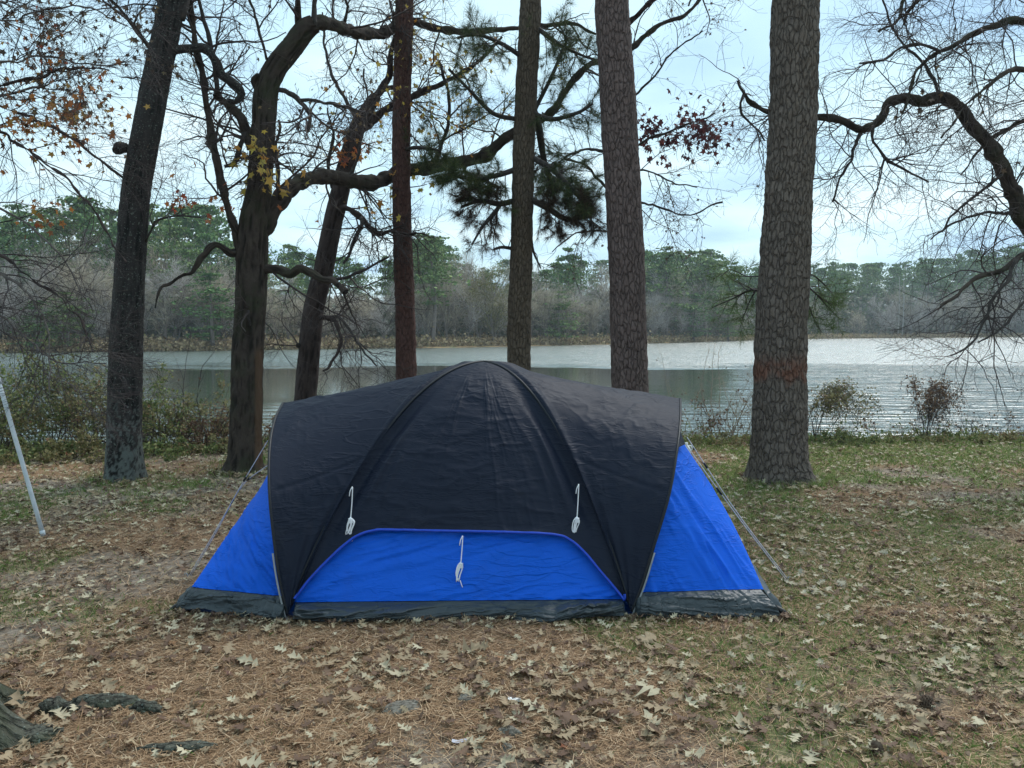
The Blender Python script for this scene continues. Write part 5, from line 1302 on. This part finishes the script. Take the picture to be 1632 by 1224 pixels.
def bank_cover():
    g = np.random.default_rng(77); n = 17000; x = g.uniform(-9, 9.5, n); y = bankY(x) + g.normal(-.15, .38, n) - .8 * sstep(-1, -3, x) * g.random(n)
    y = np.clip(y, 9.5, 13); mb = MB(); k = fbm(x * 1.2, y * 1.2, 0, 3, 66)
    pos = np.column_stack([x, y, height(x, y) + g.exponential(.035, n) * (.4 + 1.8 * sstep(.4, .65, k))])
    place(mb, *TINY, pos, frame_from(rand_dirs(n, g) + np.array([0, 0, .5]), g), g.uniform(.015, .036, n))
    tag(mb.build('undergrowth', SHM['green'], smooth=False), kind='stuff')
bank_cover()

# ------------------------------------------------------------------ far shore forest
QUAD = (np.array([(-.5, -.25, 0), (.1, -.5, .1), (.5, .1, 0), (0, .5, -.1)]), np.array([[0, 1, 2, 3]]))
def fmat(name, stops, trans=.15): return island_mat(name, stops, .8, trans, .15)
FM = {'pineA': fmat('far_pine_foliage', [(0, (.046, .091, .034)), (.5, (.088, .169, .055)), (.85, (.143, .240, .078)), (1, (.208, .273, .098))]),
      'pineB': fmat('far_pine_foliage_light', [(0, (.069, .112, .037)), (.5, (.125, .200, .062)), (.85, (.200, .275, .094)), (1, (.275, .312, .125))]),
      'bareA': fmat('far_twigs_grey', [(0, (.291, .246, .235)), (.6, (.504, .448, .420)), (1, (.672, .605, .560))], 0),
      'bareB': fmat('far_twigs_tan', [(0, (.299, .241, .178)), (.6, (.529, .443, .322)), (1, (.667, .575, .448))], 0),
      'willow': fmat('far_yellow_foliage', [(0, (.12, .12, .04)), (.6, (.22, .20, .07)), (1, (.30, .25, .11))]),
      'brush': fmat('far_brush', [(0, (.16, .11, .065)), (.5, (.36, .26, .15)), (.8, (.50, .36, .21)), (1, (.16, .16, .06))], .1),
      'trunk': plain_mat('far_trunk', (.12, .09, .08), (.24, .20, .175), 2), 'white': plain_mat('far_dead_trunk', (.28, .26, .24), (.42, .39, .36), 2)}
def far_pine(seed, crown_lo=.45, mat='pineA', dens=1.0):
    g = np.random.default_rng(seed); H = 1.0; mb = MB()
    tube(mb, [(0, 0, -.05), (g.normal(0, .008), 0, .5), (g.normal(0, .012), 0, .97)], [.014, .010, .003], 6, 8)
    nb = int(27 * dens); hz = crown_lo + (1 - crown_lo) * np.sort(g.random(nb)) ** .9; a = g.uniform(0, 2 * math.pi, nb)
    rel = (hz - crown_lo) / (1 - crown_lo); rad = .145 * np.sin(math.pi * np.clip(.18 + .80 * rel, 0, 1)) ** .7 * g.uniform(.35, 1.5, nb)
    d = np.stack([np.cos(a), np.sin(a), g.uniform(-.05, .45, nb)], 1)
    P = np.stack([np.column_stack([0 * a, 0 * a, hz]) + d * (rad * t)[:, None] for t in np.linspace(0, 1, 5)], 1)
    tubes(mb, P, np.full((nb, 5), .0022), 3)
    tr = mb
    mf = MB(); per = 52
    for i in range(nb):
        m_ = int(per * g.uniform(.6, 1.3)); t = g.uniform(.35, 1.1, m_)[:, None]
        sp = .030 * (.6 + 1.1 * rad[i] / .14)
        c = np.array([0, 0, hz[i]]) + d[i] * rad[i] * t + g.normal(0, 1, (m_, 3)) * [sp, sp, sp * .30]
        place(mf, *QUAD, c, frame_from(rand_dirs(m_, g) + np.array([0, 0, .2]), g), g.uniform(.013, .030, m_))
    return tr, mf, mat
def far_bare(seed, mat='bareA', spread=1.0, leafy=0):
    g = np.random.default_rng(seed); K = 7
    ns_ = g.integers(1, 4); st = []; rs = []
    for i in range(ns_):
        st.append(resample(np.array([[g.normal(0, .02), g.normal(0, .02), -.05], [g.normal(0, .06) , g.normal(0, .06), .4], [g.normal(0, .13) * spread, g.normal(0, .13) * spread, .85]]), K)); rs.append(np.linspace(.011, .003, K))
    P, r = np.stack(st), np.stack(rs); mb = MB(); tubes(mb, P, r, 5)
    C, rr = grow(P, r, 34 * ns_ // 2 + 14, (.25, .6), K=6, ang=(20, 55), wig=.14, rmax=.005, rmin=.002, tmin=.12, g=g, up=.25)
    tubes(mb, C, rr, 3)
    C2, r2 = grow(C, rr, 260, (.12, .34), K=5, ang=(20, 60), wig=.18, rmax=.0024, rmin=.0014, g=g, up=.2)
    mf = MB(); tubes(mf, C2, r2, 3)
    C3, r3 = grow(C2, r2, 1000, (.05, .16), K=3, ang=(20, 60), wig=.18, rmax=.0013, rmin=.0010, g=g, up=.1); tubes(mf, C3, r3, 3)
    if leafy:
        pts = C3.reshape(-1, 3); n = leafy; place(mf, *QUAD, pts[g.integers(0, len(pts), n)] + g.normal(0, .01, (n, 3)), frame_from(rand_dirs(n, g), g), g.uniform(.008, .018, n))
    return mb, mf, mat
def proto(spec, trunkmat='trunk'):
    tr, mf, mat = spec
    a = tr.build('trunk', FM[trunkmat]); b = mf.build('crown', FM[mat], smooth=False)
    return a, b
PR = {'pine': [far_pine(s, lo, mt, dn) for s, lo, mt, dn in ((1, .42, 'pineA', 1.2), (2, .5, 'pineA', 1), (3, .35, 'pineB', 1.2), (4, .55, 'pineA', .8), (5, .30, 'pineB', 1.3), (6, .45, 'pineA', 1.1))],
      'bare': [far_bare(s, mt, 1.2) for s, mt in ((11, 'bareA'), (12, 'bareA'), (13, 'bareB'), (14, 'bareA'), (15, 'bareB'))],
      'willow': [far_bare(21, 'willow', 1.3, 1800)], 'evergreen': [far_pine(31, .06, 'pineB', 1.5), far_pine(32, .1, 'pineA', 1.4)]}
meshes = {}
FIRST = {}
def far_tree(kind, v, x, y, h, wid, rz, name, label, cat, group):
    z = float(height(x, y)); z = max(z, -.5)
    root = tag(empty(name, (x, y, z)), label, cat, group); root.scale = (h * wid, h * wid, h); root.rotation_euler[2] = rz
    key = (kind, v)
    if key not in FIRST:
        a, b = proto(PR[kind][v]); FIRST[key] = (a, b)
    else:
        a, b = [o.copy() for o in FIRST[key]]; COL.objects.link(a); COL.objects.link(b)
    a.parent = root; b.parent = root
    return root
# treetop outline of the photo: px -> py
TOPX = [-60, 0, 60, 130, 180, 240, 290, 340, 400, 450, 520, 600, 640, 665, 690, 720, 745, 800, 860, 900, 935, 970, 1030, 1060, 1100, 1140, 1200, 1290, 1340, 1400, 1470, 1540, 1632, 1700]
TOPY = [350, 350, 345, 330, 335, 350, 345, 345, 360, 400, 425, 428, 420, 388, 384, 405, 425, 432, 428, 420, 440, 425, 415, 405, 405, 418, 432, 428, 425, 425, 420, 405, 392, 388]
def forest():
    g = np.random.default_rng(123)
    def pos(px, d):
        r = (px - CX) / F
        ys = np.linspace(60, 330, 600); k = np.argmin(np.abs(shoreY(r * ys) - ys)); Y = ys[k] + d
        return r * Y, Y
    # bare broadleaf trees along the shore, two rows
    lab = lambda px: ('on the near wooded shore seen past the dark tree' if px < 620 else 'on the shore seen between the pine trunks' if px < 1180 else 'on the distant shore beyond the thick pine')
    n = 0
    for d0, cnt, hk in ((3, 120, .52), (9, 90, .66)):
        for px in np.linspace(-90, 1710, cnt) + g.normal(0, 7, cnt):
            hfac = hk
            if px > 1180 and px < 1390: hfac *= .62
            if 700 < px < 985: hfac = hk * 1.35
            x, y = pos(px, d0 + g.uniform(0, 4)); top = np.interp(px, TOPX, TOPY); full = (525 - top) / F * y + 2.1
            if px > 1180 and px < 1390 and g.random() < .5: continue
            if px > 1390: hfac *= .95
            h = full * hfac * g.uniform(.65, 1.08); v = int(g.integers(5))
            far_tree('bare', v, x, y, h, g.uniform(.85, 1.3), g.uniform(0, 6.3), 'bare_tree', 'bare %s tree %s' % ('grey' if PR['bare'][v][2] == 'bareA' else 'tan', lab(px)), 'tree', 'bare trees ' + lab(px)); n += 1
    # pines behind, taking the skyline
    for d0, cnt, lo, hi in ((7, 70, .68, .98), (14, 88, .80, 1.03), (24, 80, .86, 1.02)):
        for px in np.linspace(-90, 1710, cnt) + g.normal(0, 8, cnt):
            if 730 < px < 1000 and g.random() < .45: continue
            if 440 < px < 640 and d0 == 7: continue
            if px < 640 and d0 > 7 and g.random() < .42: continue
            x, y = pos(px, d0 + g.uniform(0, 7) * (1 + (px > 1180))); top = np.interp(px, TOPX, TOPY); full = (525 - top) / F * y + 1.6 + .6 - float(height(x, y))*0
            h = full * g.uniform(lo, hi)
            if px > 1250: h -= max(0, float(height(x, y)) - .2)
            v = int(g.integers(6))
            far_tree('pine', v, x, y, max(h, 5), g.uniform(.8, 1.35), g.uniform(0, 6.3), 'pine_tree', '%s green pine %s' % ('pale' if PR['pine'][v][2] == 'pineB' else 'dark', lab(px)), 'pine tree', '%s pines %s' % ('pale' if PR['pine'][v][2] == 'pineB' else 'dark', lab(px)))
    # the ones that stand out
    def special(kind, v, px, d, ytop, wid, name, label, cat):
        x, y = pos(px, d); h = (525 - ytop) / F * y + 2.1; return far_tree(kind, v, x, y, h, wid, g.uniform(0, 6), name, label, cat, None)
    special('pine', 2, 690, 2, 384, 1.5, 'pine_tree', 'tallest far pine with feathery layered crown, between reddish and brown pine trunks', 'pine tree')
    special('willow', 0, 795, 2, 436, 1.5, 'willow_tree', 'yellow-green tree on the far shore just left of the brown pine trunk', 'tree')
    special('pine', 0, 905, 10, 408, 1.0, 'pine_tree', 'small far pine poking above the bare trees right of the brown pine trunk', 'pine tree')
    special('pine', 4, 1062, 6, 404, 1.6, 'pine_tree', 'rounded far pine just right of the mauve-grey pine trunk', 'pine tree')
    special('pine', 2, 1125, 6, 405, 1.6, 'pine_tree', 'broad pale-green far pine midway between the mauve-grey and thick pines', 'pine tree')
    for i, (px, d, yt, k, lb) in enumerate([(1160, 0, 478, 0, 'round evergreen bush at the far shore, tent-side of the thick pine'), (1105, 1, 470, 1, 'broad evergreen at the far shore between mauve-grey and thick pines'), (340, 1, 440, 1, 'dark evergreen at the near shore behind the forked tree'), (110, 1, 470, 0, 'evergreen low on the shore left of the dark tree'), (60, 0, 480, 1, 'evergreen low on the shore at the left edge'), (890, 2, 470, 0, 'green bushy tree among the bare trees right of the brown pine trunk')]):
        special('evergreen', k, px, d, yt, 2.2, 'evergreen_tree', lb, 'tree')
    # pale dead snags
    for i, (px, d, yt, lb) in enumerate([(1437, 4, 440, 'tallest bleached dead trunk on the distant right shore'), (1430, 7, 446, 'thin bleached snag just left of the tallest one'), (1473, 12, 415, 'high pale snag rising into the far skyline'), (1570, 8, 445, 'pale dead trunk nearest the right edge on the distant shore'), (98, 2, 500, 'short pale trunk low on the shore left of the dark tree')]):
        x, y = pos(px, d); z = max(float(height(x, y)), -.5); h = (525 - yt) / F * y + 2; mb = MB(); gg = np.random.default_rng(300 + i)
        root = tag(empty('dead_tree', (x, y, z)), lb, 'dead tree', 'bleached dead trees')
        P = resample(np.array([[0, 0, -.2], [.1, 0, h * .5], [-.1, 0, h]]), 8); r = np.linspace(.15, .05, 8); tube(mb, P, r, 6); mb.build('trunk', FM['white'], root)
        C, rr = grow(P[None], r[None], 9, (h * .05, h * .16), K=5, rmax=.06, rmin=.04, g=gg, tmin=.4); mb = MB(); tubes(mb, C, rr, 3); mb.build('branches', FM['white'], root)
    # brush and dry reeds at the foot
    n = 26000; px = g.uniform(-120, 1740, n); r = (px - CX) / F; ys = np.linspace(60, 330, 2000); sh = None
    rt = np.linspace(-.75, .75, 400); Yt = np.array([ys[np.argmin(np.abs(shoreY(q * ys) - ys))] for q in rt]); Y = np.interp(r, rt, Yt)
    d = g.exponential(1.6, n) + .2; y = Y + d; x = r * y; mb = MB()
    hgt = np.where(px < 1180, .32, .22) * g.exponential(.7, n); pos_ = np.column_stack([x, y, np.maximum(height(x, y), WZ) + hgt])
    place(mb, *QUAD, pos_, frame_from(rand_dirs(n, g), g), g.uniform(.12, .42, n)); tag(mb.build('reeds', FM['brush'], smooth=False), kind='stuff')
    # understorey mass between the trunks
    n = 60000; px = g.uniform(-120, 1740, n); r = (px - CX) / F; Y = np.interp(r, rt, Yt); d = g.uniform(6, 46, n); y = Y + d; x = r * y
    top = np.interp(px, TOPX, TOPY); full = (525 - top) / F * y; z = np.maximum(height(x, y), -.5) + full * np.where(px < 640, .46, .62) * g.random(n) ** 1.3 * (.7 + .6 * fbm(px * .03, d * .1, 0, 3, 4))
    mb = MB(); place(mb, *QUAD, np.column_stack([x, y, z]), frame_from(rand_dirs(n, g), g), g.uniform(.25, .75, n) * (1 + d / 30))
    tag(mb.build('undergrowth', fmat('far_understorey', [(0, (.068, .088, .047)), (.5, (.149, .155, .095)), (.8, (.270, .230, .176)), (1, (.351, .297, .243))], .1), smooth=False), kind='stuff')
forest()

# ------------------------------------------------------------------ haze, camera, light, sky
def haze():
    x0, x1, y0, y1, z0, z1 = -160, 260, -6, 330, -4.5, 42
    v = [(x, y, z) for x in (x0, x1) for y in (y0, y1) for z in (z0, z1)]
    mb = MB(); mb.add(v, [[0, 1, 3, 2], [4, 6, 7, 5], [0, 4, 5, 1], [2, 3, 7, 6], [0, 2, 6, 4], [1, 5, 7, 3]])
    m = bpy.data.materials.new('haze_air'); m.use_nodes = True; t = m.node_tree; t.nodes.clear()
    o = t.nodes.new('ShaderNodeOutputMaterial'); p = t.nodes.new('ShaderNodeVolumePrincipled')
    p.inputs['Color'].default_value = (.80, .90, .97, 1); p.inputs['Density'].default_value = .00045; p.inputs['Anisotropy'].default_value = .2
    t.links.new(p.outputs[0], o.inputs['Volume'])
    h = mb.build('haze', m, smooth=False); tag(h, kind='stuff')
HAZE = True
if HAZE: haze()

cam = bpy.data.cameras.new('camera'); co = bpy.data.objects.new('camera', cam); COL.objects.link(co)
co.location = (0, 0, CAMZ); co.rotation_euler = (math.pi / 2 - PITCH, 0, 0)
cam.sensor_width = 36; cam.lens = 36 * F / 1632; cam.clip_start = .05; cam.clip_end = 3000
S.camera = co

SUN_EL, SUN_AZ = R(52), R(35)      # azimuth from +Y (the lake) towards +X
sun = bpy.data.lights.new('sun', 'SUN'); so = bpy.data.objects.new('sun', sun); COL.objects.link(so)
sun.energy = 1.5; sun.angle = R(30); sun.color = (1, .97, .93)
dv = Vector((math.sin(SUN_AZ) * math.cos(SUN_EL), math.cos(SUN_AZ) * math.cos(SUN_EL), math.sin(SUN_EL)))
so.rotation_euler = (-dv).to_track_quat('-Z', 'Y').to_euler()

def world():
    w = bpy.data.worlds.new('World'); S.world = w; w.use_nodes = True; t = w.node_tree; n = t.nodes; n.clear(); L = t.links.new
    out = n.new('ShaderNodeOutputWorld'); bg = n.new('ShaderNodeBackground'); bg.inputs[1].default_value = .1; L(bg.outputs[0], out.inputs[0])
    sky = n.new('ShaderNodeTexSky'); sky.sky_type = 'NISHITA'; sky.sun_disc = False; sky.sun_elevation = SUN_EL; sky.sun_rotation = SUN_AZ
    tc = n.new('ShaderNodeTexCoord'); sp = n.new('ShaderNodeSeparateXYZ'); L(tc.outputs['Generated'], sp.inputs[0])
    def mth(op, a, b):
        o = n.new('ShaderNodeMath'); o.operation = op
        for i, v in enumerate((a, b)):
            if isinstance(v, (int, float)): o.inputs[i].default_value = v
            else: L(v, o.inputs[i])
        return o.outputs[0]
    zc = mth('ADD', mth('MAXIMUM', sp.outputs[2], 0), .12)
    cx = n.new('ShaderNodeCombineXYZ'); L(mth('DIVIDE', sp.outputs[0], zc), cx.inputs[0]); L(mth('DIVIDE', sp.outputs[1], zc), cx.inputs[1])
    def noise(scale, det, vec, ro=.5, di=.3):
        o = n.new('ShaderNodeTexNoise'); o.inputs['Scale'].default_value = scale; o.inputs['Detail'].default_value = det; o.inputs['Roughness'].default_value = ro; o.inputs['Distortion'].default_value = di; L(vec, o.inputs[0]); return o.outputs[0]
    a = noise(.9, 5, cx.outputs[0]); 
    rp = n.new('ShaderNodeValToRGB'); L(a, rp.inputs[0]); e = rp.color_ramp
    e.elements[0].position = .34; e.elements[0].color = (.37, .575, .78, 1); e.elements[1].position = .64; e.elements[1].color = (.72, .88, .93, 1)
    x = e.elements.new(.5); x.color = (.56, .79, .885, 1)
    mx = n.new('ShaderNodeMix'); mx.data_type = 'RGBA'; mx.inputs[0].default_value = .93
    L(sky.outputs[0], mx.inputs[6])
    sc = n.new('ShaderNodeVectorMath'); sc.operation = 'SCALE'; sc.inputs['Scale'].default_value = 6.0; L(rp.outputs[0], sc.inputs[0]); L(sc.outputs[0], mx.inputs[7])
    L(mx.outputs[2], bg.inputs[0])
world()
vs = S.view_settings; vs.view_transform = 'Standard'; vs.look = 'None'; vs.gamma = 1; vs.use_curve_mapping = False; vs.exposure = 1.15
c = S.cycles; c.use_denoising = True; c.max_bounces = 6; c.diffuse_bounces = 3; c.glossy_bounces = 3; c.transmission_bounces = 3; c.volume_bounces = 1; c.transparent_max_bounces = 6
c.volume_step_rate = 4; c.caustics_reflective = False; c.caustics_refractive = False
